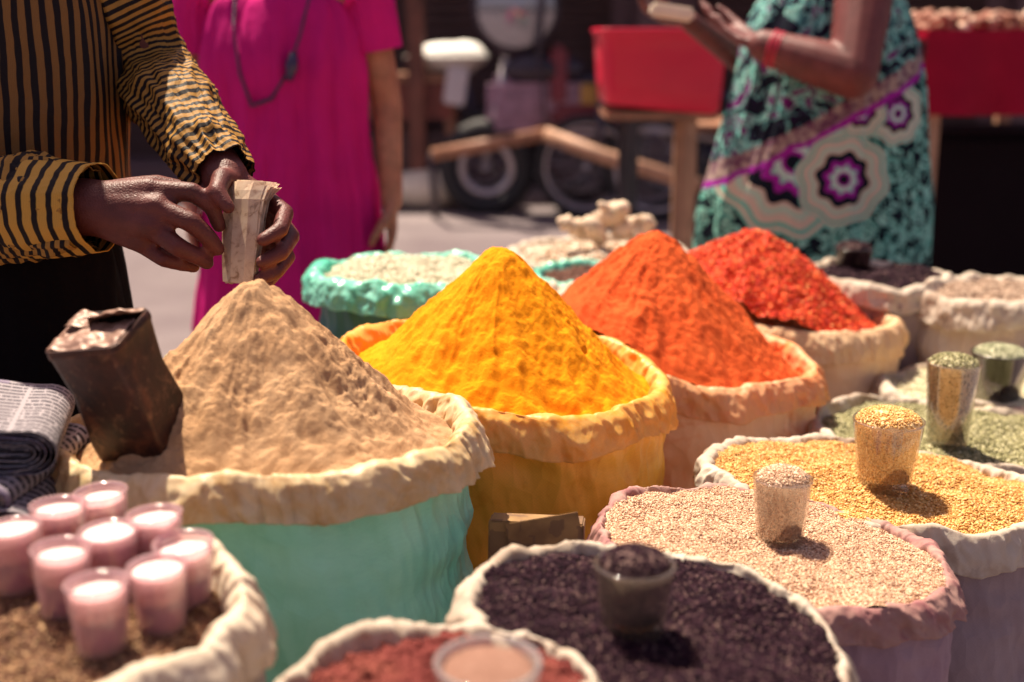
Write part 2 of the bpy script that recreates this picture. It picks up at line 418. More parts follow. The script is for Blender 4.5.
def make_fill(S, name, label, mat, kind='flat', apex=None, hc=0, rb=.85, level=-.03, dome=.012, lump=.004, grain=None, clumps=0, csize=.0022, n=None, power=1.0, knob=.0, res=1.0, rough=(1, 1, 1), hole=None, cat='spice'):
    """heap or bed of spice standing in a sack"""
    seed = S.seed + 500; R = S.R + .001
    ax, ay = 0, 0
    if apex is not None:
        ax, ay = apex
    def hf(x, y):
        th = np.arctan2(y / S.ry, x); r = np.sqrt(x * x + (y / S.ry) ** 2) / R
        h = level + dome * (1 - r * r) + .0085 * fbm(x * 11, y * 11, 1.0, 3, seed)
        if hc:
            q = np.sqrt((x - ax) ** 2 + ((y - ay)) ** 2)
            ang = np.arctan2(y - ay, x - ax)
            lim = rb * R * (1 + .10 * vn(np.cos(ang) * 1.5, np.sin(ang) * 1.5, 3, seed + 3) + .04 * vn(np.cos(ang) * 5, np.sin(ang) * 5, 3, seed + 4))
            tt = q / lim
            soft = knob
            cone = hc * (1 + soft - np.sqrt(tt ** 2 + soft ** 2)) ** 1.0
            cone = np.maximum(cone, 0) ** power * hc ** (1 - power) if power != 1 else np.maximum(cone, 0)
            # smooth union with the bed
            k = .012; a = cone + level; b = h
            h = np.maximum(a, b) + k * np.exp(-np.abs(a - b) / k) * .35
            on = np.clip(cone / hc * 3, 0, 1)
            gull = ridge(np.cos(ang) * 2.4, np.sin(ang) * 2.4, q * 5, 3, seed + 9)
            mk = np.clip(.55 + 1.1 * fbm(x * 9, y * 9, 2.0, 2, seed + 19) + .5 * (tt - .6), .12, 1.3)
            slide = ridge(np.cos(ang) * 9, np.sin(ang) * 9, q * 4 + 2, 3, seed + 29)
            h = h + on * (.007 * rough[0] * gull * np.clip(tt * 2.2 - .2, 0, 1) + .0016 * rough[0] * slide * np.clip(tt * 2.5 - .7, 0, 1) * mk + .006 * rough[1] * mk * fbm(x * 32, y * 32, h * 32, 4, seed + 13) + .0028 * rough[2] * mk * fbm(x * 120, y * 120, h * 120, 3, seed + 15, .6))
        h = h + lump * fbm(x * 60, y * 60, 0, 3, seed + 17)
        return h + S.tx * x + S.ty * y
    nr = int(200 * res); nt_ = int(420 * res)
    th = np.linspace(0, 2 * PI, nt_, endpoint=False)[:, None]; q = (np.linspace(0.0, 1, nr)[None, :]) ** .8
    # polar grid centred on the apex
    lim = R * S.wobr(th)
    ex, ey = lim * np.cos(th), lim * np.sin(th) * S.ry
    X = ax + (ex - ax) * q; Y = ay + (ey - ay) * q
    Z = hf(X, Y)
    V = np.stack([X, Y, Z], -1)
    parts = [(V.reshape(-1, 3), grid_faces(nt_, nr))]
    tri_ok = True
    def sample(N):
        a = rng.uniform(0, 2 * PI, N); r = np.sqrt(rng.uniform(0, 1, N)) * .985
        l = R * S.wobr(a); x = l * r * np.cos(a); y = l * r * np.sin(a) * S.ry
        return x, y
    gl = []
    if n:
        x, y = sample(n); z = hf(x, y) + rng.uniform(-.3, .9, n) * grain['size'][2] * (1.2)
        gl.append(grains(np.stack([x, y, z], -1), grain['size'], grain.get('jit', .25), grain.get('shape', 'oct'), tiltamt=grain.get('tilt', 1)))
    if clumps:
        x, y = sample(clumps); z = hf(x, y)
        s = rng.gamma(2.0, .5, clumps); P = np.stack([x, y, z], -1)
        v, f = grains(P, (csize, csize, csize), .4); v = v.reshape(clumps, 6, 3); v = P[:, None] + (v - P[:, None]) * s[:, None, None]
        gl.append((v.reshape(-1, 3), f))
    V, Fc = join_parts(parts + gl)
    o = mesh_obj(name, V, Fc, mat)
    o.location = (S.c.x, S.c.y, S.Hh)
    tag(o, label, cat)
    S.hf = hf
    return o
def on_bed(S, px, py, Hc, sink=.003):
    d = 1.5
    for _ in range(30):
        p = U(px, py, d); x, y = p.x - S.c.x, p.y - S.c.y + .0
        zt = S.Hh + float(S.hf(np.array([x]), np.array([y]))[0]) - sink + Hc
        v = (py - H / 2) / F; d = .5 * d + .5 * (CAMZ - zt) / (SP + v * CP)
    return d
def tumbler(px, py, d, Hc, rt, rbm, glass_mat, fill_mat, label, grain=None, n=0, heap=.012, nm='measuring_glass', z=None, tilt=(0, 0), group=None, fill_frac=1.0, cat='glass', rim=True, name_fill='filling', base=.013):
    """glass whose mouth centre is seen at (px,py)"""
    top = U(px, py, d); rx, ry_ = tilt
    root = empty(nm, (top.x, top.y, top.z - Hc), label, cat, group); root.rotation_euler = (rx, ry_, 0)
    t = .0028
    mb = MB(); mb.lathe([(0, 0), (rbm * .92, 0), (rbm, .002), (rbm + (rt - rbm) * .5, Hc * .5), (rt - .0005, Hc - .004), (rt + .0006, Hc - .0015), (rt, Hc), (rt - t, Hc - .001), (rt - t - .0003, Hc - .004), (rbm - t + (rt - rbm) * .5, Hc * .5), (rbm - t, base), (0, base)], 56)
    mb.build('glass_wall', glass_mat, root, True)
    # filling: lathe inside, heaped on top with loose grains
    hf_ = Hc * fill_frac; g = .0006 if not n else .0024
    ri = lambda zz: rbm + (rt - rbm) * (zz / Hc) - t - g
    prof = [(0, base + g), (ri(base) * .97, base + g), (ri(base + .003), base + .003)] + [(ri(z_), z_) for z_ in np.linspace(base + .008, hf_ - .003, 6)] 
    prof += [(ri(hf_) * math.cos(a), hf_ - .003 + heap * math.sin(a) ** 1.0) for a in np.linspace(.05, PI / 2, 14)]
    V = []; nn = 90
    prof = np.array(prof); th = np.linspace(0, 2 * PI, nn, endpoint=False)[:, None]
    bumpy = np.where(prof[None, :, 1] > hf_ - .001, 1, 0) * .0016
    X = prof[None, :, 0] * np.cos(th); Y = prof[None, :, 0] * np.sin(th); Z = prof[None, :, 1] + bumpy * fbm(X * 160, Y * 160, 0, 3, int(abs(px)))
    parts = [(np.stack([X, Y, Z], -1).reshape(-1, 3), grid_faces(nn, len(prof)))]
    if n:
        a = rng.uniform(0, 2 * PI, n); r = np.sqrt(rng.uniform(0, 1, n)); R_ = ri(hf_)
        zz = hf_ - .003 + heap * np.sqrt(np.clip(1 - r * r, 0, 1)) + rng.uniform(-.2, 1, n) * grain['size'][2]
        parts.append(grains(np.stack([r * R_ * np.cos(a), r * R_ * np.sin(a), zz], -1), grain['size'], .25, grain.get('shape', 'oct'), tiltamt=1.5))
        # grains pressed against the glass wall, seen through it
        m_ = int(n * 1.5); a = rng.uniform(0, 2 * PI, m_); zz = rng.uniform(base + .003, hf_ - .003, m_); rr = np.array([ri(q) for q in zz]) + g - grain['size'][0] * .45 - .0004
        parts.append(grains(np.stack([rr * np.cos(a), rr * np.sin(a), zz], -1), tuple(q * .9 for q in grain['size']), .2, grain.get('shape', 'oct'), tiltamt=2.0))
    V, Fc = join_parts(parts)
    mesh_obj(name_fill, V, Fc, fill_mat, root)
    return root

# materials for sacks ------------------------------------------------
cream = m_bag('cream_plastic', (.82, .70, .47), (.70, .50, .24), .28, .5, stain=(.55, .30, .07), tcol=(.9, .55, .18))
mint = m_bag('mint_plastic', (.36, .86, .62), (.20, .68, .47), .04, .34, tcol=(.2, .8, .6))
yellowb = m_bag('yellow_plastic', (.98, .53, .06), (.96, .43, .04), .04, .45, stain=(.80, .30, .01), tcol=(.95, .45, .02))
yrim = m_bag('yellow_rim', (.88, .56, .17), (.85, .42, .05), .34, .45, stain=(.85, .38, .01), tcol=(1, .55, .06))
peach = m_bag('peach_plastic', (.92, .62, .40), (.88, .48, .24), .04, .5, stain=(.75, .20, .03), tcol=(.95, .38, .10))
prim = m_bag('peach_rim', (.85, .52, .28), (.80, .38, .12), .34, .5, stain=(.8, .22, .03), tcol=(1, .42, .1))
buffb = m_bag('buff_body', (.86, .62, .42), (.80, .48, .26), .04, .5)
buff = m_bag('buff_plastic', (.86, .64, .40), (.80, .50, .24), .3, .5, tcol=(.95, .6, .25))
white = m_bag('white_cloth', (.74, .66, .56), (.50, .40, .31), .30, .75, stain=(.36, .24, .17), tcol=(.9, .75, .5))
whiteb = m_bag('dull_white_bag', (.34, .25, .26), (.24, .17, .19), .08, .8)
wine = m_bag('wine_cloth', (.52, .33, .27), (.32, .12, .12), .22, .75, stain=(.30, .07, .10), tcol=(.6, .2, .15))
tealr = m_bag('teal_film', (.42, .82, .70), (.10, .62, .46), .34, .25, tcol=(.3, .9, .7))
tealb = m_bag('dark_teal_bag', (.06, .20, .20), (.03, .12, .13), .05, .5)
tealb2 = None
brownb = m_bag('brown_cloth', (.38, .20, .12), (.25, .10, .07), .1, .8)

# ------------------------------------------------------------------ the sacks and their spices
S1 = make_sack(267, 424, 211, 1.38, 'large mint green sack with wide cream rolled rim holding brown powder', mint, cream, 11, drop=.052, thick=.020, ty=-.03, tx=.0, ry=.92, wob=.010, crease=.0045, bulge=.03)
ap = U(262, 285, 1.38)
brown = m_powder('brown_powder', (.33, .18, .09), (.45, .265, .14), (.57, .365, .21))
make_fill(S1, 'spice_heap', 'pale brown powder heaped in a rough cone beside the tin', brown, apex=(ap.x - S1.c.x, 0.0), hc=.200, rb=.85, level=-.032, knob=.16, rough=(1.2, .16, .62), clumps=0, csize=.0009, power=1.42)
S2 = make_sack(502, 362, 170, 1.75, 'bright yellow orange plastic sack holding turmeric', yellowb, yrim, 23, drop=.046, thick=.020, ry=.95, wob=.010, crease=.004, bulge=.03, tx=-0.11, ty=0.05)
turm = m_powder('turmeric', (.68, .20, .002), (.80, .262, .004), (.90, .34, .012))
make_fill(S2, 'spice_heap', 'vivid yellow turmeric powder heaped in a tall cone', turm, apex=(.0, 0.0), hc=.212, rb=.96, level=-.042, knob=.13, power=1.5, rough=(1.1, .16, .50), clumps=0, csize=.0008)
S3 = make_sack(683, 344, 138, 2.12, 'peach orange sack holding the tall orange chilli cone', peach, prim, 35, drop=.048, thick=.020, ry=.95, wob=.010, crease=.004, bulge=.03, tx=-0.13, ty=0.02)
orng = m_powder('chilli_powder', (.46, .055, .014), (.58, .088, .020), (.68, .13, .032))
make_fill(S3, 'spice_heap', 'orange chilli powder heaped in a smooth tall cone behind the turmeric', orng, apex=(-.05, 0.0), hc=.235, rb=1.04, level=-.04, knob=.12, power=1.1, rough=(1.1, .16, .50), clumps=0, csize=.0010)
S4 = make_sack(783, 306, 113, 2.5, 'buff cream sack holding coarse red chilli flakes', buffb, buff, 47, drop=.055, thick=.022, ry=.95, crease=.0035, bulge=.02, tx=-0.1)
flk = m_grain('chilli_flakes', [(0, (.30, .010, .006)), (.3, (.60, .028, .010)), (.7, (.76, .075, .014)), (.93, (.84, .18, .035)), (1, (.85, .42, .15))], .6)
make_fill(S4, 'chilli_flake_heap', 'coarse bright red chilli flakes heaped in a blunt mound', flk, apex=(-.06, 0.0), hc=.185, rb=1.0, level=-.035, knob=.22, rough=(1, 1.1, .5), n=17000, grain=dict(size=(.0042, .0032, .0012), tilt=1.5, jit=.4))
S5 = make_sack(405, 268, 94, 2.28, 'dark teal sack with glossy pale green film rim behind the turmeric', tealb, tealr, 53, drop=.05, thick=.022, ry=1.0, crease=.006, bulge=-.02, wob=.010, res=.8)
m = m_grain('pale_seed', [(0, (.45, .40, .28)), (.5, (.62, .58, .42)), (1, (.75, .72, .58))])
make_fill(S5, 'seed_bed', 'pale greenish seeds filling the teal sack', m, level=-.012, dome=.012, n=9000, grain=dict(size=(.004, .002, .0018), shape='long'), res=.5)
S6 = make_sack(598, 250, 90, 3.0, 'white cloth rimmed sack of dried roots at the back', whiteb, white, 61, drop=.05, thick=.024, crease=.005, res=.8, wob=.012)
m = m_grain('root_bits', [(0, (.35, .20, .12)), (.5, (.55, .42, .30)), (1, (.78, .70, .58))])
make_fill(S6, 'spice_bed', 'mixed brown and cream dried bits filling the white sack at the back', m, level=-.02, dome=.01, n=2600, grain=dict(size=(.009, .006, .005), jit=.5, tilt=2), res=.5)
S7 = make_sack(592, 273, 60, 2.62, 'small sack with pale teal film rim between two chilli and turmeric cones', whiteb, tealr, 71, drop=.04, thick=.018, crease=.005, res=.6)
m = m_grain('dark_buds', [(0, (.06, .02, .015)), (1, (.20, .09, .06))])
make_fill(S7, 'spice_bed', 'dark brown dried buds filling the small teal rimmed sack', m, level=-.014, dome=.006, n=2000, grain=dict(size=(.006, .003, .0025), jit=.4, tilt=2), res=.4)
S7b = make_sack(566, 290, 34, 2.42, 'small bundled white cloth sack tucked behind the turmeric cone', white, white, 73, drop=.035, thick=.018, crease=.007, res=.6)
make_fill(S7b, 'seed_bed', 'pale seeds inside the small bundled white cloth sack', m_grain('pale_seed2', [(0, (.5, .42, .3)), (1, (.7, .6, .45))]), level=-.01, dome=.004, n=800, grain=dict(size=(.004, .003, .0025)), res=.3)
S8 = make_sack(880, 272, 70, 2.66, 'cream rimmed sack of dark seeds at the back right', whiteb, white, 83, drop=.05, thick=.020, res=.7, crease=.004)
blk = m_grain('black_seed', [(0, (.006, .002, .005)), (.6, (.022, .007, .015)), (.90, (.062, .026, .036)), (1, (.22, .14, .12))], .6, 0, .08)
make_fill(S8, 'seed_bed', 'dark purplish seeds filling the sack at the back right', blk, level=-.014, dome=.01, n=6000, grain=dict(size=(.004, .003, .0025)), res=.5)
S9 = make_sack(1000, 288, 84, 2.55, 'cream sack of grey brown grain at the far right', m_bag('cream_body', (.62, .50, .42), (.52, .38, .32), .1, .6), white, 97, drop=.06, thick=.020, res=.8, crease=.0035, ty=-.03)
m = m_grain('brown_grain', [(0, (.25, .15, .10)), (.5, (.42, .29, .21)), (1, (.60, .47, .36))])
make_fill(S9, 'grain_bed', 'grey brown grain filling the cream sack at the far right', m, level=-.014, dome=.014, n=8000, grain=dict(size=(.0034, .0028, .0025)), res=.5)
S10 = make_sack(985, 385, 106, 2.32, 'pale cloth sack under the dark herb cup', whiteb, white, 101, drop=.05, thick=.015, res=.8, crease=.004, ry=.85)
m = m_grain('straw_seed', [(0, (.40, .34, .20)), (.5, (.60, .54, .36)), (1, (.74, .68, .50))])
make_fill(S10, 'seed_bed', 'pale straw seeds in the sack under the dark herb cup', m, level=-.012, dome=.006, n=9000, grain=dict(size=(.004, .002, .0018), shape='long'), res=.5)
S11 = make_sack(958, 430, 146, 2.02, 'white cloth rimmed sack of green fennel seed', whiteb, white, 113, drop=.05, thick=.013, crease=.004, ry=.86, tx=-.05, ty=-.02)
fenl = m_grain('fennel', [(0, (.10, .095, .04)), (.4, (.24, .22, .10)), (.75, (.38, .35, .18)), (1, (.62, .56, .36))])
make_fill(S11, 'fennel_seed_bed', 'pale green fennel seeds filling the white rimmed sack', fenl, level=-.012, dome=.012, lump=.002, n=17000, grain=dict(size=(.0046, .0016, .0013), shape='long'), res=.7)
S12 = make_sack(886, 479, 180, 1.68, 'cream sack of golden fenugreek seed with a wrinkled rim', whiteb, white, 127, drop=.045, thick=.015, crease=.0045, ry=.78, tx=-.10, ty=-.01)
fenu = m_grain('fenugreek', [(0, (.40, .17, .04)), (.4, (.60, .31, .085)), (.75, (.74, .44, .15)), (1, (.86, .60, .30))], .6)
make_fill(S12, 'fenugreek_seed_bed', 'golden fenugreek seeds filling the sack right of centre', fenu, level=-.010, dome=.014, lump=.002, n=24000, grain=dict(size=(.0027, .0018, .0016)), res=.7)
S13 = make_sack(772, 541, 180, 1.4, 'sack with wine coloured cloth rim holding pale sesame', m_bag('wine_bag', (.34, .22, .26), (.24, .13, .18), .06, .7), wine, 131, drop=.040, thick=.012, crease=.0045, ry=.84, tx=-.10)
sesm = m_grain('sesame', [(0, (.28, .13, .07)), (.3, (.50, .29, .18)), (.65, (.66, .43, .28)), (1, (.84, .64, .46))], .6)
make_fill(S13, 'sesame_seed_bed', 'pale pinkish sesame seeds filling the wine rimmed sack', sesm, level=-.006, dome=.014, lump=.002, n=36000, grain=dict(size=(.0019, .0012, .0010)), res=.7)
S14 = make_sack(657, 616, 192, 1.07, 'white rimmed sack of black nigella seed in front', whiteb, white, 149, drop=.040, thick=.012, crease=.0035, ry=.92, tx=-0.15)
make_fill(S14, 'nigella_seed_bed', 'black nigella seeds filling the front white rimmed sack', blk, level=-.008, dome=.010, n=30000, grain=dict(size=(.0022, .0014, .0013)), lump=.002, res=.7)
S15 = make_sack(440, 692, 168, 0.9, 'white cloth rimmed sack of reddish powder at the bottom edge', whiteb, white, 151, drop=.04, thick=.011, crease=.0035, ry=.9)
rbp = m_powder('rust_powder', (.10, .018, .018), (.17, .04, .035), (.28, .09, .06))
make_fill(S15, 'spice_bed', 'reddish brown powder filling the sack at the bottom edge', rbp, level=-.012, dome=.012, apex=(-.01, -.02), clumps=6000, csize=.0010)
S16 = make_sack(72, 608, 183, .975, 'cream cloth sack carrying the cluster of pale cups', m_bag('cream_cloth_body', (.60, .52, .44), (.5, .4, .33), .12, .7), m_bag('cream_cloth', (.80, .70, .56), (.66, .52, .38), .3, .65, tcol=(.9, .7, .45)), 167, drop=.05, thick=.018, crease=.0035, ry=.92, tx=-.0, ty=.10, wob=.008)
m = m_grain('brown_seed', [(0, (.06, .022, .014)), (.45, (.16, .07, .04)), (.8, (.30, .16, .08)), (1, (.62, .42, .22))])
make_fill(S16, 'grain_bed', 'brown grain under the cluster of pale cups', m, level=-.022, dome=.008, n=20000, grain=dict(size=(.0022, .0016, .0014)), res=.6)
S17 = make_sack(190, 384, 66, 1.86, 'small sack tucked behind the brown powder cone', whiteb, white, 173, drop=.03, thick=.012, res=.6)
m = m_grain('dark_pods', [(0, (.07, .05, .03)), (.6, (.22, .16, .08)), (1, (.55, .45, .25))])
make_fill(S17, 'pod_bed', 'dark dried pods heaped behind the brown powder cone', m, level=.0, dome=.03, n=500, grain=dict(size=(.010, .005, .004), jit=.5, tilt=2, shape='long'), res=.4, lump=.006)
S18 = make_sack(-58, 520, 84, 1.16, 'brown cloth sack at the left edge by the newspapers', brownb, brownb, 181, drop=.03, thick=.012, res=.6)
make_fill(S18, 'grain_bed', 'brown grain in the sack at the left edge', m_grain('brown_seed2', [(0, (.2, .1, .06)), (1, (.45, .28, .16))]), level=-.01, dome=.01, n=4000, grain=dict(size=(.0024, .0018, .0016)), res=.4)

# ------------------------------------------------------------------ measuring glasses
glass = m_glass('clear_glass', (.92, .90, .86), .03, .05, (.75, .66, .56)); dusty = m_glass('dusty_glass', (.80, .76, .70), .04, .14, (.50, .40, .34)); smoky = m_glass('smoky_glass', (.30, .22, .22), .1)
gF = dict(size=(.0036, .0012, .0011), shape='long')
tumbler(954, 362, on_bed(S11, 953, 362, .142), .142, .041, .030, glass, fenl, 'clear tumbler heaped with green fennel seeds on the fennel sack', gF, 900, .014)
tumbler(889, 419, on_bed(S12, 889, 419, .098), .098, .047, .034, glass, fenu, 'clear tumbler heaped with golden fenugreek on the fenugreek sack', dict(size=(.0023, .0016, .0014)), 1800, .016)
tumbler(783, 477, on_bed(S13, 783, 474, .086), .086, .0345, .026, glass, sesm, 'small clear glass of sesame standing on the sesame', dict(size=(.0019, .0012, .0010)), 1800, .014)
tumbler(635, 562, on_bed(S14, 635, 562, .066), .066, .0345, .026, dusty, blk, 'small clear glass of black nigella seeds standing on the nigella', dict(size=(.0017, .0012, .0011)), 1800, .014)
tumbler(1001, 352, on_bed(S10, 1001, 352, .090), .090, .052, .038, smoky, m_grain('herb', [(0, (.16, .17, .09)), (.6, (.32, .33, .20)), (1, (.5, .48, .33))]), 'dark tumbler of grey green herb at the right edge', dict(size=(.0032, .0016, .0012)), 900, .014)
tumbler(854, 247, 2.72, .075, .043, .034, smoky, blk, 'small dark cup of black seeds on the back right sack', dict(size=(.0035, .0028, .0022)), 400, .014)
# glass bowl at the bottom edge
t_ = U(488, 662, .86)
root = empty('glass_bowl', (t_.x, t_.y, t_.z - .035), 'low glass of rust coloured powder at the bottom edge', 'glass')
mb = MB(); mb.lathe([(0, 0), (.028, 0), (.032, .003), (.036, .020), (.0385, .033), (.0395, .0355), (.0380, .037), (.0355, .036), (.034, .0330), (.031, .018), (.027, .006), (0, .006)], 64); mb.build('glass_wall', m_glass('thick_glass', (.85, .83, .8), .05, .25, (.8, .75, .72)), root, True)
prof = np.array([(0, .007), (.026, .0075), (.0300, .018), (.0325, .029)] + [(.0325 * math.cos(a), .029 + .006 * math.sin(a)) for a in np.linspace(.1, PI / 2, 12)])
th = np.linspace(0, 2 * PI, 100, endpoint=False)[:, None]; X = prof[None, :, 0] * np.cos(th); Y = prof[None, :, 0] * np.sin(th); Z = prof[None, :, 1] + .0007 * fbm(X * 300, Y * 300, 0, 3, 4)
mesh_obj('filling', np.stack([X, Y, Z], -1), grid_faces(100, len(prof)), m_powder('rust_powder_light', (.17, .085, .06), (.25, .135, .10), (.34, .21, .16)), root)
# nine pale cups
cup_mat = m_glass('frosted_cup', (.96, .84, .86), .10, .30, (.88, .62, .64))
cup_fill = m_powder('pale_pink_powder', (.80, .50, .50), (.92, .70, .68), (.97, .86, .82))
cl = [((103, 490), 'pale pink cup farthest back in the cluster of nine'), ((57, 504), 'pale pink cup at back left of the cluster, beside the farthest one'),
      ((156, 513), 'pale pink cup at back right of the cluster'), ((12, 526), 'pale pink cup cut by the left edge of the photo'),
      ((109, 529), 'pale pink cup in the middle of the cluster, ringed by the others'), ((185, 540), 'pale pink cup farthest right in the cluster, nearest the sack rim'),
      ((58, 547), 'pale pink cup left of the middle, just in front of the back left cup'), ((158, 564), 'pale pink cup in the front row, right of the foremost one'),
      ((97, 582), 'foremost pale pink cup of the cluster')]
cup_shade = m_powder('plum_cup_shade', (.16, .04, .09), (.27, .08, .15), (.40, .16, .22))  # plum layer added in the cup bottoms as shade and dark seeds showing through
for (px, py), lb in cl:
    d = on_bed(S16, px, py, .0585)
    cu = tumbler(px, py, d, .0585, .0246 * random.uniform(.97, 1.03), .0188, cup_mat, cup_fill, lb, heap=.003, nm='pale_cup', group='pale cups standing on the grain at lower left', fill_frac=random.uniform(.87, .985), cat='cup', base=.028, tilt=(random.uniform(-.05, .05), random.uniform(-.05, .05)))
    b = MB(); b.lathe([(0, .004), (.0158, .004), (.0168, .006), (.0186, .0278), (0, .0279)], 40); b.build('lower_shade', cup_shade, cu, True)

# ------------------------------------------------------------------ tin, newspapers, carton, roots
tin_m = NT('rusty_tin'); o_ = tin_m.obj(); a_ = tin_m.noise(16, 6, .7, o_, .8); b_ = tin_m.noise(90, 5, .7, o_)
c_ = tin_m.ramp(a_.outputs[0], [(.35, (.016, .007, .007)), (.52, (.045, .014, .010)), (.70, (.16, .05, .022))]).outputs[0]
tin_m.base(tin_m.mix(tin_m.ramp(b_.outputs[0], [(.55, (0, 0, 0)), (.75, (.5, .5, .5))]).outputs[0], c_, (.34, .17, .09))); tin_m.set(Roughness=.45, Metallic=.35)
tin_m.bump(b_.outputs[0], .4, .002)
lid_m = m_plain('dull_tin_top', (.22, .12, .085), .45, .2, .3, 30, .3)
def rrect(hx, hy, r, n=8):
    P = []
    for cx_, cy_, a0 in ((hx - r, hy - r, 0), (-hx + r, hy - r, PI / 2), (-hx + r, -hy + r, PI), (hx - r, -hy + r, 1.5 * PI)):
        for k in range(n): a = a0 + PI / 2 * k / (n - 1); P.append((cx_ + r * math.cos(a), cy_ + r * math.sin(a)))
    return P
tt = U(97, 330, 1.20); bb = U(141, 424, 1.26)
root = empty('tin_scoop', bb, 'dark rusty square tin with bent top leaning in the brown powder', 'tin')
axis = (tt - bb).normalized(); ttl = (tt - bb).length
ya = (Vector((0, 1, 0)) - axis * axis.y).normalized(); xa = ya.cross(axis); q = Matrix((xa, ya, axis)).transposed().to_quaternion() @ Quaternion((0, 0, 1), math.radians(-16)); root.rotation_mode = 'QUATERNION'; root.rotation_quaternion = q
V = []; hx, hy = .040, .036; sec = rrect(hx, hy, .008); ns = len(sec)
zs = [-.02, -.018, .0, .03, .06, .09, ttl - .012, ttl - .010, ttl - .007, ttl - .004, ttl, ttl]
sc = [.96, 1, 1, .995, .99, .995, 1, 1.022, 1.03, 1.022, 1.0, .95]
for z_, s_ in zip(zs, sc):
    for x_, y_ in sec: V.append((x_ * s_ + .002 * math.sin(z_ * 60 + y_ * 40), y_ * s_ + .002 * math.sin(z_ * 45 + x_ * 50), z_))
f = [(i * ns + k, i * ns + (k + 1) % ns, (i + 1) * ns + (k + 1) % ns, (i + 1) * ns + k) for i in range(len(zs) - 1) for k in range(ns)]
f.append(tuple(range(ns))[::-1]); mesh_obj('tin_body', V, f, tin_m.m, root)
gx = np.linspace(-1, 1, 34)[:, None] * np.ones((1, 34)); gy = np.linspace(-1, 1, 34)[None, :] * np.ones((34, 1))
def flap(x0, x1, y0, y1, zf, name):
    X = x0 + (x1 - x0) * (gx + 1) / 2; Y = y0 + (y1 - y0) * (gy + 1) / 2; Z = zf(X, Y); A = np.stack([X, Y, Z], -1); B = A - np.array([0, 0, .0012]); n_ = 34
    fa = grid_faces(34, 34, False); V_ = np.concatenate([A.reshape(-1, 3), B.reshape(-1, 3)]); F_ = fa.tolist() + (fa[:, ::-1] + n_ * n_).tolist()
    for k in range(33):
        for a, b in ((k, k + 1), ((k + 1) * n_, k * n_), (k * n_ + n_ - 1, (k + 1) * n_ + n_ - 1), ((n_ - 1) * n_ + k + 1, (n_ - 1) * n_ + k)): F_.append([a, b, b + n_ * n_, a + n_ * n_])
    return mesh_obj(name, V_, F_, lid_m, root)
flap(-.0385, .0385, -.0345, .012, lambda x, y: ttl + .0012 + .0025 * fbm(x * 60, y * 60, 0, 3, 3), 'top_flap')
flap(-.0385, .0385, .004, .0345, lambda x, y: ttl + .002 + .012 * np.clip((.03 - y) / .03, 0, 1) * (x > -.01) + .006 * np.clip((.02 - y) / .03, 0, 1) + .003 * fbm(x * 60, y * 60, 3, 3, 3), 'top_flap')
rm = MB(); rm.tube([(sx * 1.02, sy * 1.02, ttl - .001) for sx, sy in sec + [sec[0]]], .0016, 6); rm.build('rim_seam', tin_m.m, root, True)

news = NT('newsprint'); uv_ = news.uv(); sp = news.new('ShaderNodeSeparateXYZ'); news.l.new(uv_, sp.inputs[0])
rows = news.math('FRACT', news.math('MULTIPLY', sp.outputs[1], 85)); lines = news.math('LESS_THAN', rows, .5)
wv = news.new('ShaderNodeCombineXYZ'); news.l.new(news.math('MULTIPLY', sp.outputs[0], 170), wv.inputs[0]); news.l.new(news.math('FLOOR', news.math('MULTIPLY', sp.outputs[1], 85)), wv.inputs[1])
wn = news.noise(1.0, 2, .8, wv.outputs[0]); ink = news.math('MULTIPLY', lines, news.math('GREATER_THAN', wn.outputs[0], .44))
colm = news.math('GREATER_THAN', news.math('FRACT', news.math('MULTIPLY', sp.outputs[0], 17)), .08); ink = news.math('MULTIPLY', ink, colm)
blkn = news.new('ShaderNodeTexVoronoi', distance='CHEBYCHEV'); blkn.inputs['Scale'].default_value = 14; news.l.new(uv_, blkn.inputs[0])
ph = news.math('GREATER_THAN', news.new('ShaderNodeSeparateColor').outputs[0], 2.0)
sc_ = news.new('ShaderNodeSeparateColor'); news.l.new(blkn.outputs['Color'], sc_.inputs[0]); ph = news.math('GREATER_THAN', sc_.outputs[0], .82)
paper = news.mix(news.math('MULTIPLY', ink, .95), (.32, .28, .30), (.02, .015, .03)); paper = news.mix(news.math('MULTIPLY', ph, .7), paper, (.16, .12, .20))
news.base(paper); news.set(Roughness=.85); news.translucent((.5, .45, .42), .08)
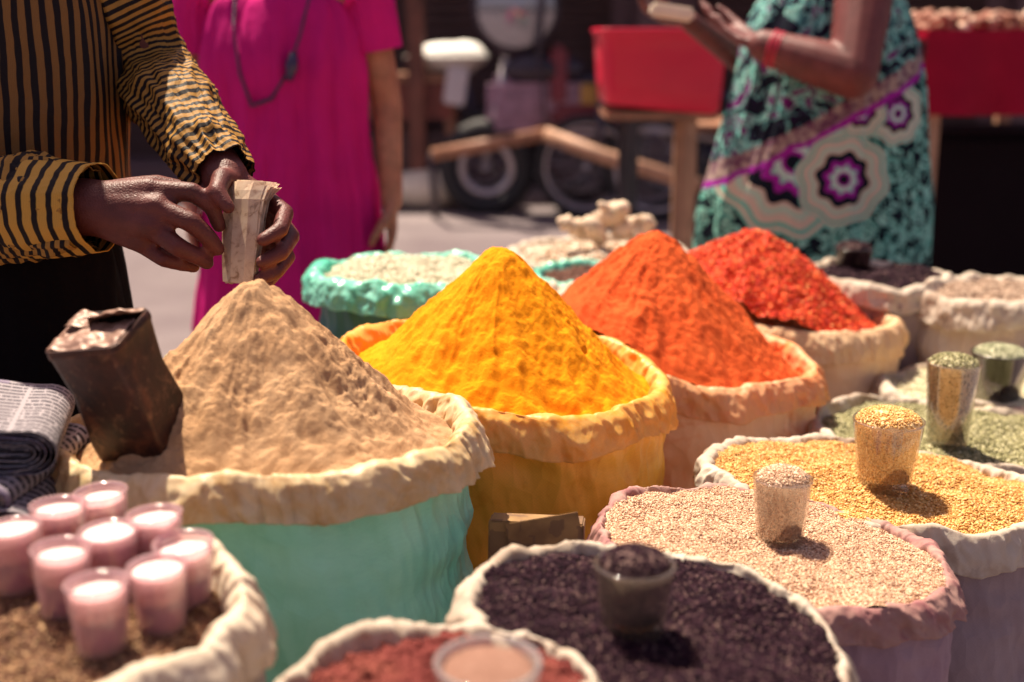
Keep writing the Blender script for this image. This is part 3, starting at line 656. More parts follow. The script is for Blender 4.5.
def newspaper(loc, rz, n, length, width, lift, label, seed, kink=.0):
    """folded sheets: nested U folds extruded along the paper's width"""
    root = empty('newspaper_bundle', loc, label, 'newspapers', 'folded newspapers at the left edge'); root.rotation_euler = (0, 0, rz)
    rr = random.Random(seed); V = []; Fc = []; UVs = []; base = 0
    for k in range(n):
        r = .003 + .0040 * k; L = length * (1 - .02 * rr.random()); pts = []
        for s_ in np.linspace(0, 1, 18): pts.append((-L + (L) * s_, -r + .002 * math.sin(s_ * 9 + k)))
        for a in np.linspace(-PI / 2, PI / 2, 14)[1:-1]: pts.append((r * 1.25 * math.cos(a), r * math.sin(a)))
        for s_ in np.linspace(0, 1, 18): pts.append((-L * s_ * .98, r + lift * (math.sin(s_ * PI) ** 1.2) * (1 - .0 * k) + kink * s_ * s_ + .0008 * math.sin(s_ * 13 + k * 2)))
        pts = np.array(pts); s = np.concatenate([[0], np.cumsum(np.linalg.norm(np.diff(pts, axis=0), axis=1))])
        nw = 24; ys = np.linspace(-width / 2, width / 2, nw)
        P = np.zeros((len(pts), nw, 3)); P[:, :, 0] = pts[:, None, 0]; P[:, :, 1] = ys[None]; P[:, :, 2] = pts[:, None, 1] +   .0040 * n + .0012 * fbm(pts[:, None, 0] * 20, ys[None] * 20, k * .2, 2, seed)
        P[:, :, 1] += .002 * rr.uniform(-1, 1)
        V.append(P.reshape(-1, 3)); Fc += (grid_faces(len(pts), nw, False) + base).tolist(); base += len(pts) * nw
        UVs.append(np.stack([np.broadcast_to(s[:, None], (len(pts), nw)) + k * .13, np.broadcast_to(ys[None], (len(pts), nw)) + k * .3], -1).reshape(-1, 2))
    o = mesh_obj('folded_sheets', np.concatenate(V), Fc, news.m, root, uv=np.concatenate(UVs))
    so = o.modifiers.new('thickness', 'SOLIDIFY'); so.thickness = .0005
    return root
crate_m = m_plain('old_wood', (.20, .12, .07), .8, 0, .35, 14, .5)
nl = U(36, 505, 1.25)
crate_top = nl.z - .006
root = empty('wooden_crate', (-.62, 1.26, 0), 'worn wooden crate under the newspapers', 'crate')
for z0 in np.linspace(.06, crate_top - .055, 6):
    for y0 in (-.13, .13):
        b = MB(); b.box((0, y0, z0), (.30, .012, .085), bev=.003); b.build('slat', crate_m, root)
    for x0 in (-.15, .15):
        b = MB(); b.box((x0, 0, z0), (.012, .245, .085), bev=.003); b.build('slat', crate_m, root)
b = MB(); b.box((0, 0, crate_top - .006), (.31, .27, .012), bev=.003); b.build('lid', crate_m, root)
newspaper((nl.x + .0, nl.y + .0, crate_top + .000), math.radians(8), 5, .22, .20, .004, 'thin flat bundle of folded newspapers at the bottom of the pile', 3)
newspaper((nl.x - .0, nl.y + .005, crate_top + .030), math.radians(-4), 4, .20, .20, .006, 'flat folded newspapers in the middle of the pile', 5)
newspaper((nl.x - .003, nl.y + .03, crate_top + .058), math.radians(14), 6, .20, .18, .010, 'thick curled bundle of printed newspapers on top of the pile', 8, -.012)
newspaper((nl.x - .045, nl.y - .055, crate_top + .054), math.radians(-32), 5, .13, .10, .012, 'small crumpled newspaper wad in front of the thick bundle', 9, .0)

cart_m = NT('printed_carton'); uvc = cart_m.obj(); v1 = cart_m.noise(22, 3, .5, uvc); v2 = cart_m.new('ShaderNodeTexVoronoi', distance='CHEBYCHEV'); v2.inputs['Scale'].default_value = 55; cart_m.l.new(uvc, v2.inputs[0])
cc = cart_m.ramp(v1.outputs[0], [(.4, (.16, .08, .03)), (.6, (.28, .16, .06))]).outputs[0]; sc2 = cart_m.new('ShaderNodeSeparateColor'); cart_m.l.new(v2.outputs['Color'], sc2.inputs[0])
cart_m.base(cart_m.mix(cart_m.math('MULTIPLY', cart_m.math('GREATER_THAN', sc2.outputs[1], .8), .6), cc, (.10, .05, .03))); cart_m.set(Roughness=.7)
cb = U(536, 545, 1.36)
root = empty('cardboard_carton', cb - Vector((0, -.015, .128)), 'small torn brown printed carton between the mint and yellow sacks', 'carton'); root.rotation_euler = (math.radians(-8), 0, math.radians(-6))
b = MB(); b.box((0, 0, .07), (.11, .04, .155), bev=.002); b.build('box_body', cart_m.m, root)
b = MB(); b.box((.012, -.026, .128), (.085, .002, .055), Matrix.Rotation(math.radians(-12), 4, 'Y'), .0006); b.build('flap', cart_m.m, root)

root_m = m_plain('dried_root', (.62, .47, .34), .8, 0, .35, 40, .5)
def knob_root(p, seed, s=1.0, label='', lean=(0, 0)):
    rr = random.Random(seed); pts = []; rad = []
    q = Vector(p); dirn = Vector((lean[0] + rr.uniform(-.2, .2), lean[1] + rr.uniform(-.2, .2), 1)).normalized()
    for k in range(9):
        pts.append(q.copy()); rad.append(s * (.011 + .010 * rr.random()) * (1 if 0 < k < 8 else .5)); dirn = (dirn + Vector((rr.uniform(-.4, .4), rr.uniform(-.4, .4), rr.uniform(-.3, .3)))).normalized(); q += dirn * .009 * s
    b = MB(); b.tube(pts, rad, 12); c_ = pts[4]; d2 = Vector((rr.uniform(-1, 1), -.3, .4)).normalized()
    b.tube([c_, c_ + d2 * .02 * s, c_ + d2 * .034 * s], [.010 * s, .009 * s, .005 * s], 10)
    o = b.build('dried_root', root_m, smooth=True, origin=tuple(p)); tag(o, label, 'dried root', 'dried roots standing in the white rimmed sack'); return o
rl = ['tall pale dried root at the top of the clump on the back sack', 'short knobbly root left of the tall one', 'root leaning right beside the tall one', 'thick root in front of the clump', 'small root lying right of the clump']
for k, (px, py, s_, ln) in enumerate([(598, 226, 1.5, (0, 0)), (585, 238, 1.2, (-.5, 0)), (612, 234, 1.3, (.8, 0)), (600, 244, 1.3, (.2, -.5)), (628, 240, 1.2, (1.2, 0))]):
    knob_root(U(px, py, 2.98), 20 + k, s_, rl[k], ln)

# ------------------------------------------------------------------ people
def capsule(mb, p0, r0, p1, r1, n=14):
    p0, p1 = Vector(p0), Vector(p1); L = (p1 - p0).length
    if L < 1e-5: p1 = p0 + Vector((0, 0, 1e-4)); L = 1e-4
    t = (p1 - p0) / L; a = t.orthogonal().normalized(); b = t.cross(a)
    V = []; m = 6; rings = []
    for k in range(m + 1): q = -PI / 2 + PI / 2 * k / m; rings.append((p0 + t * r0 * math.sin(q), r0 * math.cos(q)))
    for k in range(m + 1): q = PI / 2 * k / m; rings.append((p1 + t * r1 * math.sin(q), r1 * math.cos(q)))
    for c, r in rings:
        r = max(r, 1e-4)
        for k in range(n): an = 2 * PI * k / n; V.append(c + (a * math.cos(an) + b * math.sin(an)) * r)
    Fc = [(i * n + k, i * n + (k + 1) % n, (i + 1) * n + (k + 1) % n, (i + 1) * n + k) for i in range(len(rings) - 1) for k in range(n)]
    Fc.append(tuple(range(n))[::-1]); Fc.append(tuple((len(rings) - 1) * n + k for k in range(n)))
    mb.add(V, Fc)
def chain(mb, pts, rads):
    for i in range(len(pts) - 1): capsule(mb, pts[i], rads[i], pts[i + 1], rads[i + 1])
def ellipsoid(mb, c, r, M=None, n=24):
    V = []; m = 14; M = M or Matrix()
    for i in range(m + 1):
        q = -PI / 2 + PI * i / m
        for k in range(n):
            a = 2 * PI * k / n; cq = max(math.cos(q), 1e-3); V.append(Vector(c) + M @ Vector((r[0] * cq * math.cos(a), r[1] * cq * math.sin(a), r[2] * math.sin(q))))
    Fc = [(i * n + k, i * n + (k + 1) % n, (i + 1) * n + (k + 1) % n, (i + 1) * n + k) for i in range(m) for k in range(n)]
    Fc.append(tuple(range(n))[::-1]); Fc.append(tuple(m * n + k for k in range(n)))
    mb.add(V, Fc)
def fuse(mb, name, mat, parent, voxel, smooth=6, extra=None):
    """one continuous skin from the overlapping limbs"""
    me = bpy.data.meshes.new('tmp'); me.from_pydata([tuple(v) for v in mb.v], [], mb.f); me.update()
    o = bpy.data.objects.new('tmp', me); COL.objects.link(o)
    r = o.modifiers.new('r', 'REMESH'); r.mode = 'VOXEL'; r.voxel_size = voxel; r.use_smooth_shade = True
    s = o.modifiers.new('s', 'SMOOTH'); s.factor = .5; s.iterations = smooth
    dg = bpy.context.evaluated_depsgraph_get(); dg.update(); ev = o.evaluated_get(dg)
    out = bpy.data.meshes.new_from_object(ev); bpy.data.objects.remove(o)
    out.name = name; out.materials.clear(); out.materials.append(mat); out.polygons.foreach_set('use_smooth', [True] * len(out.polygons))
    ob = bpy.data.objects.new(name, out); link(ob, parent)
    if parent: ob.matrix_parent_inverse = Matrix.Translation(-parent.location)
    return ob
def keep(o, parent):
    o.parent = parent; o.matrix_parent_inverse = Matrix.Translation(-parent.location); return o
def garment(name, mat, parent, rings, nu=160, nv=140, fold=.008, freq=9, seed=1, diag=0, uvscale=1, drape=0, foldz=1.5, close=True):
    """loft of rings (centre, rx, ry, axis_x, axis_y) smoothed along; uv in metres"""
    K = len(rings); s = np.linspace(0, K - 1, nv)
    def itp(arr):
        arr = np.array(arr, float); x = np.arange(K)
        # catmull-rom
        i = np.clip(np.floor(s).astype(int), 0, K - 2); t = (s - i)[:, None]
        g = lambda k: arr[np.clip(k, 0, K - 1)]
        p0, p1, p2, p3 = g(i - 1), g(i), g(i + 1), g(i + 2)
        return .5 * ((2 * p1) + (-p0 + p2) * t + (2 * p0 - 5 * p1 + 4 * p2 - p3) * t * t + (-p0 + 3 * p1 - 3 * p2 + p3) * t ** 3)
    C = itp([r[0] for r in rings]); RX = itp([[r[1]] for r in rings])[:, 0]; RY = itp([[r[2]] for r in rings])[:, 0]
    AX = itp([r[3] for r in rings]); AY = itp([r[4] for r in rings])
    AX /= np.linalg.norm(AX, axis=1)[:, None]; AY /= np.linalg.norm(AY, axis=1)[:, None]
    th = np.linspace(0, 2 * PI, nu + 1)[:, None]
    L = np.concatenate([[0], np.cumsum(np.linalg.norm(np.diff(C, axis=0), axis=1))])[None, :]
    c_, s_ = np.cos(th), np.sin(th)
    n = fold * (ridge(c_ * freq / 3, s_ * freq / 3, L * foldz * 2 + diag * th, 3, seed) + .8 * fbm(c_ * freq / 4, s_ * freq / 4, L * foldz * 4, 3, seed + 5) + drape * np.cos(th * freq * 1.3 + 2 * vn(L * 3, 0, 0, seed)) * np.linspace(0, 1, nv)[None, :])
    n = n - n.mean()
    P = C[None] + AX[None] * ((RX[None] + n) * c_)[..., None] + AY[None] * ((RY[None] + n) * s_)[..., None]
    per = .5 * (RX.mean() + RY.mean())
    uv = np.stack([np.broadcast_to(th * per, P.shape[:2]), np.broadcast_to(L, P.shape[:2])], -1)
    o = mesh_obj(name, P.reshape(-1, 3), grid_faces(nu + 1, nv, False), mat, uv=uv)
    so = o.modifiers.new('thickness', 'SOLIDIFY'); so.thickness = .0015
    if parent: keep(o, parent)
    return o
X3, Y3, Z3 = np.array([1, 0, 0.]), np.array([0, 1, 0.]), np.array([0, 0, 1.])
def hring(x, y, z, rx, ry, yaw=0):
    c, s = math.cos(yaw), math.sin(yaw); return ((x, y, z), rx, ry, (c, s, 0), (-s, c, 0))
def limb_rings(pts, rads):
    out = []; pts = [Vector(p) for p in pts]; nrm = None
    for i, p in enumerate(pts):
        t = (pts[min(i + 1, len(pts) - 1)] - pts[max(i - 1, 0)]).normalized()
        if nrm is None: nrm = t.orthogonal().normalized()
        nrm = (nrm - t * nrm.dot(t)).normalized(); b = t.cross(nrm); out.append((tuple(p), rads[i], rads[i], tuple(nrm), tuple(b)))
    return out
def head(mb, c, s, look, up=Vector((0, 0, 1))):
    """head centre c, height s, facing look"""
    f = Vector(look).normalized(); r = f.cross(up).normalized(); u = r.cross(f); M = Matrix((r, f, u)).transposed().to_4x4()
    w = lambda x, y, z: Vector(c) + M @ Vector((x * s, y * s, z * s))
    ellipsoid(mb, w(0, -.04, .08), (s * .34, s * .41, s * .38), M); ellipsoid(mb, w(0, .06, -.12), (s * .27, s * .32, s * .34), M)
    ellipsoid(mb, w(0, .20, -.40), (s * .13, s * .12, s * .10), M)
    chain(mb, [w(0, .34, .02), w(0, .46, -.14)], [s * .035, s * .060]); ellipsoid(mb, w(.05, .41, -.15), (s * .04,) * 3); ellipsoid(mb, w(-.05, .41, -.15), (s * .04,) * 3)
    for k in (-1, 1):
        ellipsoid(mb, w(.33 * k, -.03, -.05), (s * .05, s * .09, s * .13), M)
        chain(mb, [w(.06 * k, .36, .08), w(.20 * k, .31, .09)], [s * .035, s * .03])
        ellipsoid(mb, w(.17 * k, .22, -.12), (s * .10, s * .10, s * .09), M)
    ellipsoid(mb, w(0, .33, -.28), (s * .10, s * .055, s * .028), M); ellipsoid(mb, w(0, .325, -.325), (s * .085, s * .055, s * .03), M)
    return w, M
def face_bits(parent, w, M, s, hairmat):
    eye = m_plain('eye_white', (.75, .72, .68), .2, 0, .05, 5, 0); iris = m_plain('iris', (.04, .02, .01), .15, 0, .1, 5, 0); lip = m_plain('lip', (.28, .09, .07), .4, 0, .1, 20, .1)
    for k in (-1, 1):
        b = MB(); ellipsoid(b, w(.135 * k, .295, .0), (s * .065, s * .05, s * .032), M); e = b.build('eye', eye, smooth=True); keep(e, parent)
        b = MB(); ellipsoid(b, w(.135 * k, .338, .0), (s * .028, s * .012, s * .028), M); e2 = b.build('iris', iris, smooth=True); e2.parent = e
        b = MB(); b.tube([w(.06 * k, .375, .085), w(.13 * k, .375, .11), (w(.22 * k, .325, .095))], [s * .012, s * .016, s * .007], 8); keep(b.build('eyebrow', hairmat, smooth=True), parent)
    b = MB(); ellipsoid(b, w(0, .365, -.30), (s * .085, s * .03, s * .032), M); keep(b.build('lips', lip, smooth=True), parent)
def hair_cap(parent, w, M, s, mat, long=False):
    b = MB(); ellipsoid(b, w(0, -.09, .14), (s * .375, s * .42, s * .38), M)
    if long: chain(b, [w(0, -.40, .0), w(0, -.48, -.35), w(0, -.42, -.9), w(0, -.40, -1.5)], [s * .20, s * .15, s * .12, s * .06])
    o = fuse(b, 'hair', mat, None, .006, 3); keep(o, parent); return o
hairm = m_plain('black_hair', (.012, .009, .009), .4, 0, .3, 60, .6)
def hand(mb, wr, f, n, s, sc=1.0, curl=.5, tcurl=.3):
    """wr wrist, f finger direction, n palm normal, s thumb side"""
    wr, f, n, s = Vector(wr), Vector(f).normalized(), Vector(n).normalized(), Vector(s).normalized()
    offs = [.030, .010, -.010, -.028]; mc = [.088, .092, .086, .078]; ln = [.9, 1.0, .94, .76]
    for o_, m_, l_ in zip(offs, mc, ln):
        k = wr + (f * m_ + s * o_) * sc; chain(mb, [wr + s * o_ * .55 * sc, k], [.014 * sc, .0115 * sc])
        pts = [k]; a = 0; rad = [.0105 * sc]
        for L, c in ((.046, curl * .8), (.028, curl * 1.1), (.022, curl * .7)):
            a += c; pts.append(pts[-1] + (f * math.cos(a) + n * math.sin(a)) * L * l_ * sc); rad.append(rad[-1] * .9)
        chain(mb, pts, rad)
    t0 = wr + (s * .018 + f * .015) * sc; t1 = wr + (s * .050 + f * .050 + n * .018) * sc
    t2 = t1 + (f * .030 + n * .014 * (1 + tcurl) + s * .006) * sc; t3 = t2 + (f * .022 - s * .008 + n * .010) * sc
    chain(mb, [t0, t1, t2, t3], [.016 * sc, .0125 * sc, .0105 * sc, .0085 * sc])

# --- the seller: striped shirt, counting money ------------------------
MX, MY = -.745, 1.70
skinM = m_skin('seller_skin', (.125, .034, .028))
man = empty('person', (MX, MY, 0), 'man in ochre and black striped shirt counting banknotes beside the brown powder', 'person')
mb = MB()
sh_r, el_r, wr_r = Vector((MX - .20, MY, 1.34)), U(-120, 205, 1.55), U(88, 207, 1.47)
sh_l, el_l, wr_l = Vector((MX + .175, MY - .01, 1.34)), U(150, 70, 1.70), U(226, 178, 1.52)
ellipsoid(mb, (MX, MY + .02, 1.20), (.17, .11, .22)); ellipsoid(mb, (MX, MY + .02, .95), (.15, .10, .14))
capsule(mb, sh_r, .06, sh_l, .06); chain(mb, [(MX, MY, 1.36), (MX + .01, MY - .02, 1.47)], [.065, .052])
wf, Mf = head(mb, (MX + .02, MY - .06, 1.56), .215, Vector((.35, -.8, -.42)))
chain(mb, [sh_r, el_r, wr_r], [.052, .044, .036]); chain(mb, [sh_l, el_l, wr_l], [.052, .042, .029])
for k in (-1, 1):
    chain(mb, [(MX + .08 * k, MY + .02, .92), (MX + .095 * k, MY, .50), (MX + .10 * k, MY + .03, .09)], [.085, .055, .036])
    chain(mb, [(MX + .10 * k, MY + .05, .045), (MX + .115 * k, MY - .06, .035), (MX + .12 * k, MY - .13, .025)], [.036, .034, .022])
# right hand (at the left of the picture), fingers reaching for the notes
def px(l): return [U(*q) for q in l]
for kn, r_ in (((150, 190, 1.455), .0185), ((157, 207, 1.445), .0185), ((153, 226, 1.445), .0185), ((142, 242, 1.46), .0165)):
    chain(mb, [wr_r + (U(*kn) - wr_r) * .05, U(*kn)], [.031, r_ * .88])
capsule(mb, wr_r, .036, U(132, 213, 1.47), .034)
chain(mb, px([(150, 190, 1.455), (192, 192, 1.455), (212, 206, 1.462), (219, 226, 1.472)]), [.0135, .0125, .0110, .0090])
chain(mb, px([(157, 207, 1.445), (191, 222, 1.44), (208, 237, 1.450), (218, 249, 1.462)]), [.0135, .0130, .0112, .0092])
chain(mb, px([(153, 228, 1.45), (178, 247, 1.44), (196, 256, 1.452), (207, 263, 1.465)]), [.0130, .0122, .0108, .0090])
chain(mb, px([(142, 244, 1.465), (164, 259, 1.46), (182, 264, 1.468), (194, 267, 1.48)]), [.0118, .0108, .0095, .0080])
chain(mb, px([(108, 196, 1.485), (155, 186, 1.515), (190, 192, 1.525), (217, 202, 1.515)]), [.020, .0155, .0130, .0100])
# left hand holding the wad
for kn in ((268, 200, 1.525), (276, 217, 1.54), (276, 238, 1.55), (268, 254, 1.56)):
    chain(mb, [wr_l + (U(*kn) - wr_l) * .1, U(*kn)], [.020, .0135])
chain(mb, px([(268, 200, 1.525), (285, 213, 1.495), (280, 230, 1.462), (263, 240, 1.448)]), [.0125, .0118, .0105, .0088])
chain(mb, px([(276, 217, 1.54), (291, 236, 1.505), (281, 253, 1.468), (262, 262, 1.452)]), [.0125, .0118, .0105, .0088])
chain(mb, px([(276, 238, 1.55), (287, 257, 1.515), (276, 272, 1.478), (259, 279, 1.460)]), [.0120, .0112, .0100, .0085])
chain(mb, px([(268, 254, 1.56), (276, 272, 1.53), (266, 284, 1.495), (252, 289, 1.478)]), [.0108, .0098, .0088, .0075])
chain(mb, px([(232, 182, 1.51), (222, 178, 1.475), (217, 192, 1.452), (228, 207, 1.448)]), [.0165, .0135, .0115, .0090])
body = fuse(mb, 'body', skinM, None, .0034, 7); keep(body, man)
hp = hair_cap(man, wf, Mf, .215, hairm); face_bits(man, wf, Mf, .215, hairm)
OCH_SHADE = (.24, .11, .032); OCH, BLK = (.38, .19, .04), (.010, .006, .007)  # shade on the torso put into its darker ochre; sleeves keep the lighter one
st_t = m_stripes('striped_shirt', .0135, 0, OCH_SHADE, BLK, .42); st_s = m_stripes('striped_sleeve', .0130, 1, OCH, BLK, .44)
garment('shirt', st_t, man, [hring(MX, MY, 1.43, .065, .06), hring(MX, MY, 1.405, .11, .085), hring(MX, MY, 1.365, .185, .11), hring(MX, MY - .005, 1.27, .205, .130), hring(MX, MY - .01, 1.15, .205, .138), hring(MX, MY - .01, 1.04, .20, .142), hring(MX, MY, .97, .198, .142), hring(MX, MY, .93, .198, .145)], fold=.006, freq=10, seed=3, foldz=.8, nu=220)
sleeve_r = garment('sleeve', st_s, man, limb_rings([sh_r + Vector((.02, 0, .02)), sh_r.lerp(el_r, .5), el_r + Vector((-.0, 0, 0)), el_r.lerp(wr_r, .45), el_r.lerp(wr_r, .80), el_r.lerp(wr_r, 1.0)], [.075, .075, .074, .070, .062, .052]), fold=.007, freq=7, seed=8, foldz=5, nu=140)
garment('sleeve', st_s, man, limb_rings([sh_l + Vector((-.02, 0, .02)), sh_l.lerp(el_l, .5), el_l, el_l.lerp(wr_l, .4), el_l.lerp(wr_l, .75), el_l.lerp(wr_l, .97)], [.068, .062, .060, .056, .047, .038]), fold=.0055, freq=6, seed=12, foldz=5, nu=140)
# cuff of the near sleeve
ca, cbv = el_r.lerp(wr_r, .70), el_r.lerp(wr_r, 1.05)
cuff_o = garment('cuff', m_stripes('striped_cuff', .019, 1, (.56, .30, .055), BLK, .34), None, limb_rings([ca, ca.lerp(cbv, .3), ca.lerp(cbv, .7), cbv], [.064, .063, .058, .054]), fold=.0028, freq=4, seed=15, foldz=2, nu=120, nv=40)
cuff_o.parent = sleeve_r
blackc = m_cloth('black_trousers', (.006, .004, .006), 0, .95)
garment('trousers', blackc, man, [hring(MX, MY, .98, .165, .12), hring(MX, MY, .88, .180, .135), hring(MX, MY, .78, .19, .14), hring(MX, MY, .66, .195, .14)], fold=.004, seed=19)
for k in (-1, 1): garment('trouser_leg', blackc, man, [hring(MX + .09 * k, MY, .80, .095, .12), hring(MX + .098 * k, MY, .6, .092, .105), hring(MX + .10 * k, MY, .35, .08, .085), hring(MX + .10 * k, MY + .02, .08, .075, .08)], fold=.006, seed=20 + k)

# --- wad of banknotes ---
note_m = NT('banknote_paper'); o_ = note_m.obj(); n1 = note_m.noise(60, 5, .7, o_, 1.0); n2 = note_m.noise(14, 3, .5, o_)
cc = note_m.ramp(n1.outputs[0], [(.36, (.40, .24, .14)), (.46, (.76, .58, .40)), (.68, (.88, .74, .55))]).outputs[0]
note_m.base(note_m.mix(note_m.ramp(n2.outputs[0], [(.45, (0, 0, 0)), (.6, (.35, .35, .35))]).outputs[0], cc, (.45, .28, .24))); note_m.set(Roughness=.8); note_m.translucent((.85, .62, .42), .32)
wc = U(241, 232, 1.475); b = MB()
for k in range(16):
    rr = random.Random(k); t = (k - 8) * .0016; w2, h2 = .026 + rr.uniform(-.002, .002), .060 + rr.uniform(-.004, .004)
    nx, ny = 6, 12; V = []
    fa = math.radians(rr.uniform(-5, 5) + (k - 8) * .55)
    for i in range(nx):
        for j in range(ny):
            x = (i / (nx - 1) * 2 - 1) * w2; z = (j / (ny - 1) * 2 - 1) * h2
            y = t * (1 + .5 * (z / h2)) + .006 * (x / w2) ** 2 + .010 * math.sin(z * 18) + .022 * max(0, z / h2 - .70) * (1 + k * .12) + .0010 * math.sin(x * 300 + k) + .010 * max(0, x / w2 + z / h2 - 1.3)
            w_ = 1 - .16 * (z < 0) * (-z / h2); x *= w_
            V.append((x * math.cos(fa) - (z + h2) * math.sin(fa) * .6, y, z + x * math.sin(fa)))
    A = [Vector(v) for v in V]; Bv = [v + Vector((0, .0006, 0)) for v in A]; N = nx * ny
    Fc = [(i * ny + j, (i + 1) * ny + j, (i + 1) * ny + j + 1, i * ny + j + 1) for i in range(nx - 1) for j in range(ny - 1)]
    Fc += [tuple(q + N for q in f_[::-1]) for f_ in Fc]
    edge = [i * ny for i in range(nx)] + [(nx - 1) * ny + j for j in range(1, ny)] + [i * ny + ny - 1 for i in range(nx - 2, -1, -1)] + [j for j in range(ny - 2, 0, -1)]
    for a in range(len(edge)): p, q_ = edge[a], edge[(a + 1) % len(edge)]; Fc.append((q_, p, p + N, q_ + N))
    b.add(A + Bv, Fc)
o = b.build('banknote_wad', note_m.m); o.location = wc; o.rotation_euler = (math.radians(-12), math.radians(-9), math.radians(-28)); tag(o, 'folded wad of worn banknotes held in the seller\'s hands', 'banknotes')

# --- woman in pink ---
PX, PY = U(284, 60, 2.85).x, U(284, 60, 2.85).y; PS = 1.10
skinP = m_skin('warm_skin', (.42, .19, .12))
wo1 = empty('person', (PX, PY, 0), 'woman in bright pink tunic and dark bead necklace standing behind the seller', 'person'); mb = MB()
shl, ell, hdl = Vector((PX + .175, PY, 1.27)), Vector((PX + .215, PY + .02, 1.03)), Vector((PX + .225, PY - .03, .80))
shr, elr, hdr = Vector((PX - .175, PY, 1.27)), Vector((PX - .215, PY + .03, 1.03)), Vector((PX - .215, PY + .0, .80))
ellipsoid(mb, (PX, PY + .01, 1.14), (.145, .09, .18)); ellipsoid(mb, (PX, PY + .01, .90), (.155, .10, .16)); capsule(mb, shl, .045, shr, .045)
capsule(mb, (PX - .05, PY - .01, 1.27), .055, (PX + .05, PY - .01, 1.27), .055); chain(mb, [(PX, PY, 1.28), (PX, PY - .01, 1.39)], [.055, .045])
wp, Mp = head(mb, (PX, PY - .03, 1.49), .205, Vector((-.2, -1, -.15)))
for a, e, h_ in ((shl, ell, hdl), (shr, elr, hdr)): chain(mb, [a, e, h_], [.042, .034, .024])
hand(mb, hdl, (0, -.1, -1), (-1, 0, 0), (0, -1, 0), .9, .3); hand(mb, hdr, (0, -.1, -1), (1, 0, 0), (0, -1, 0), .9, .3)
for k in (-1, 1):
    chain(mb, [(PX + .075 * k, PY, .85), (PX + .085 * k, PY, .48), (PX + .09 * k, PY + .03, .08)], [.08, .052, .034]); chain(mb, [(PX + .09 * k, PY + .04, .04), (PX + .10 * k, PY - .12, .025)], [.034, .022])
keep(fuse(mb, 'body', skinP, None, .005, 6), wo1); hair_cap(wo1, wp, Mp, .205, hairm, True); face_bits(wo1, wp, Mp, .205, hairm)
pink = m_cloth('pink_cloth', (.78, .018, .26), .25, .8, .18)
garment('tunic', pink, wo1, [hring(PX, PY - .005, 1.272, .085, .062), hring(PX, PY, 1.268, .13, .08), hring(PX, PY, 1.235, .165, .10), hring(PX, PY - .01, 1.13, .175, .122), hring(PX, PY - .005, 1.0, .168, .122), hring(PX, PY, .85, .185, .135), hring(PX, PY, .68, .20, .145), hring(PX, PY, .48, .215, .155)], fold=.010, freq=11, seed=30, foldz=.9, drape=.7, nu=220)
for a, e in ((shl, ell), (shr, elr)): garment('sleeve', pink, wo1, limb_rings([a + (Vector((PX, PY, a.z)) - a) * .2 + Vector((0, 0, .0)), a + Vector((0, 0, .0)), a.lerp(e, .3), a.lerp(e, .50)], [.056, .058, .058, .060]), fold=.003, seed=33, foldz=3)
for k in (-1, 1): garment('trouser_leg', pink, wo1, [hring(PX + .08 * k, PY, .6, .08, .10), hring(PX + .085 * k, PY, .3, .075, .08), hring(PX + .09 * k, PY + .02, .07, .055, .06)], fold=.006, seed=37)
beads = m_plain('dark_beads', (.035, .02, .07), .35, 0, .3, 80, .2)
b = MB(); key = [(-.075, .03, 1.33), (-.082, -.06, 1.27), (-.078, -.115, 1.20), (-.066, -.134, 1.10), (-.045, -.134, 1.03), (-.005, -.134, 1.045), (.030, -.136, 1.10), (.058, -.128, 1.18), (.072, -.07, 1.27), (.070, .03, 1.33)]
key = np.array(key); tk = np.linspace(0, 1, len(key)); pts = [Vector((PX + np.interp(t, tk, key[:, 0]), PY + np.interp(t, tk, key[:, 1]) - .004, np.interp(t, tk, key[:, 2]))) for t in np.linspace(0, 1, 80)]
for p in pts: ellipsoid(b, p, (.0040, .0040, .0040), n=8)
b.tube(pts, .002, 6)
c0 = Vector((PX + .045, PY - .142, 1.145)); b.tube([c0, c0 + Vector((-.004, -.004, -.03)), c0 + Vector((-.01, -.002, -.06))], [.008, .013, .006], 10); 
keep(b.build('necklace', beads, smooth=True), wo1)
wo1.scale = (1.12, 1.08, 1.03)

# --- woman in patterned sari ---
QX, QY = U(822, 60, 3.12).x, U(822, 60, 3.12).y
skinQ = m_skin('dark_skin', (.15, .045, .042))
wo2 = empty('person', (QX, QY, 0), 'woman in teal black and purple patterned dress with red bracelet', 'person'); mb = MB()
shn, eln, wrn = U(872, -60, 2.94), U(853, 74, 2.86), U(764, 46, 2.92)
shf, elf, wrf = Vector((QX - .02, QY + .22, 1.32)), Vector((QX - .10, QY + .22, 1.10)), U(690, 22, 3.1)
ellipsoid(mb, (QX + .02, QY + .03, 1.22), (.12, .16, .18)); ellipsoid(mb, (QX + .02, QY + .03, .95), (.16, .19, .17)); capsule(mb, shn, .055, shf, .05); chain(mb, [(QX + .01, QY + .02, 1.38), (QX - .01, QY + .02, 1.48)], [.055, .048])
wq, Mq = head(mb, (QX - .03, QY + .02, 1.57), .21, Vector((-1, -.1, -.25)))
chain(mb, [shn, shn.lerp(eln, .5), eln, eln.lerp(wrn, .45), wrn], [.074, .070, .060, .056, .040]); chain(mb, [shf, elf, wrf], [.048, .04, .026])
hand(mb, wrn, U(700, 22, 3.0) - wrn, (0, .5, .8), (-.2, 1, .4), 1.05, .45); hand(mb, wrf, Vector((-1, -.15, .1)), (0, -.4, .9), (-.2, -1, .2), .9, .5)
for k in (-1, 1):
    chain(mb, [(QX + .02, QY + .03 + .08 * k, .88), (QX + .01, QY + .03 + .09 * k, .48), (QX + .02, QY + .03 + .09 * k, .08)], [.09, .055, .036]); chain(mb, [(QX + .03, QY + .03 + .09 * k, .04), (QX - .13, QY + .03 + .09 * k, .025)], [.036, .022])
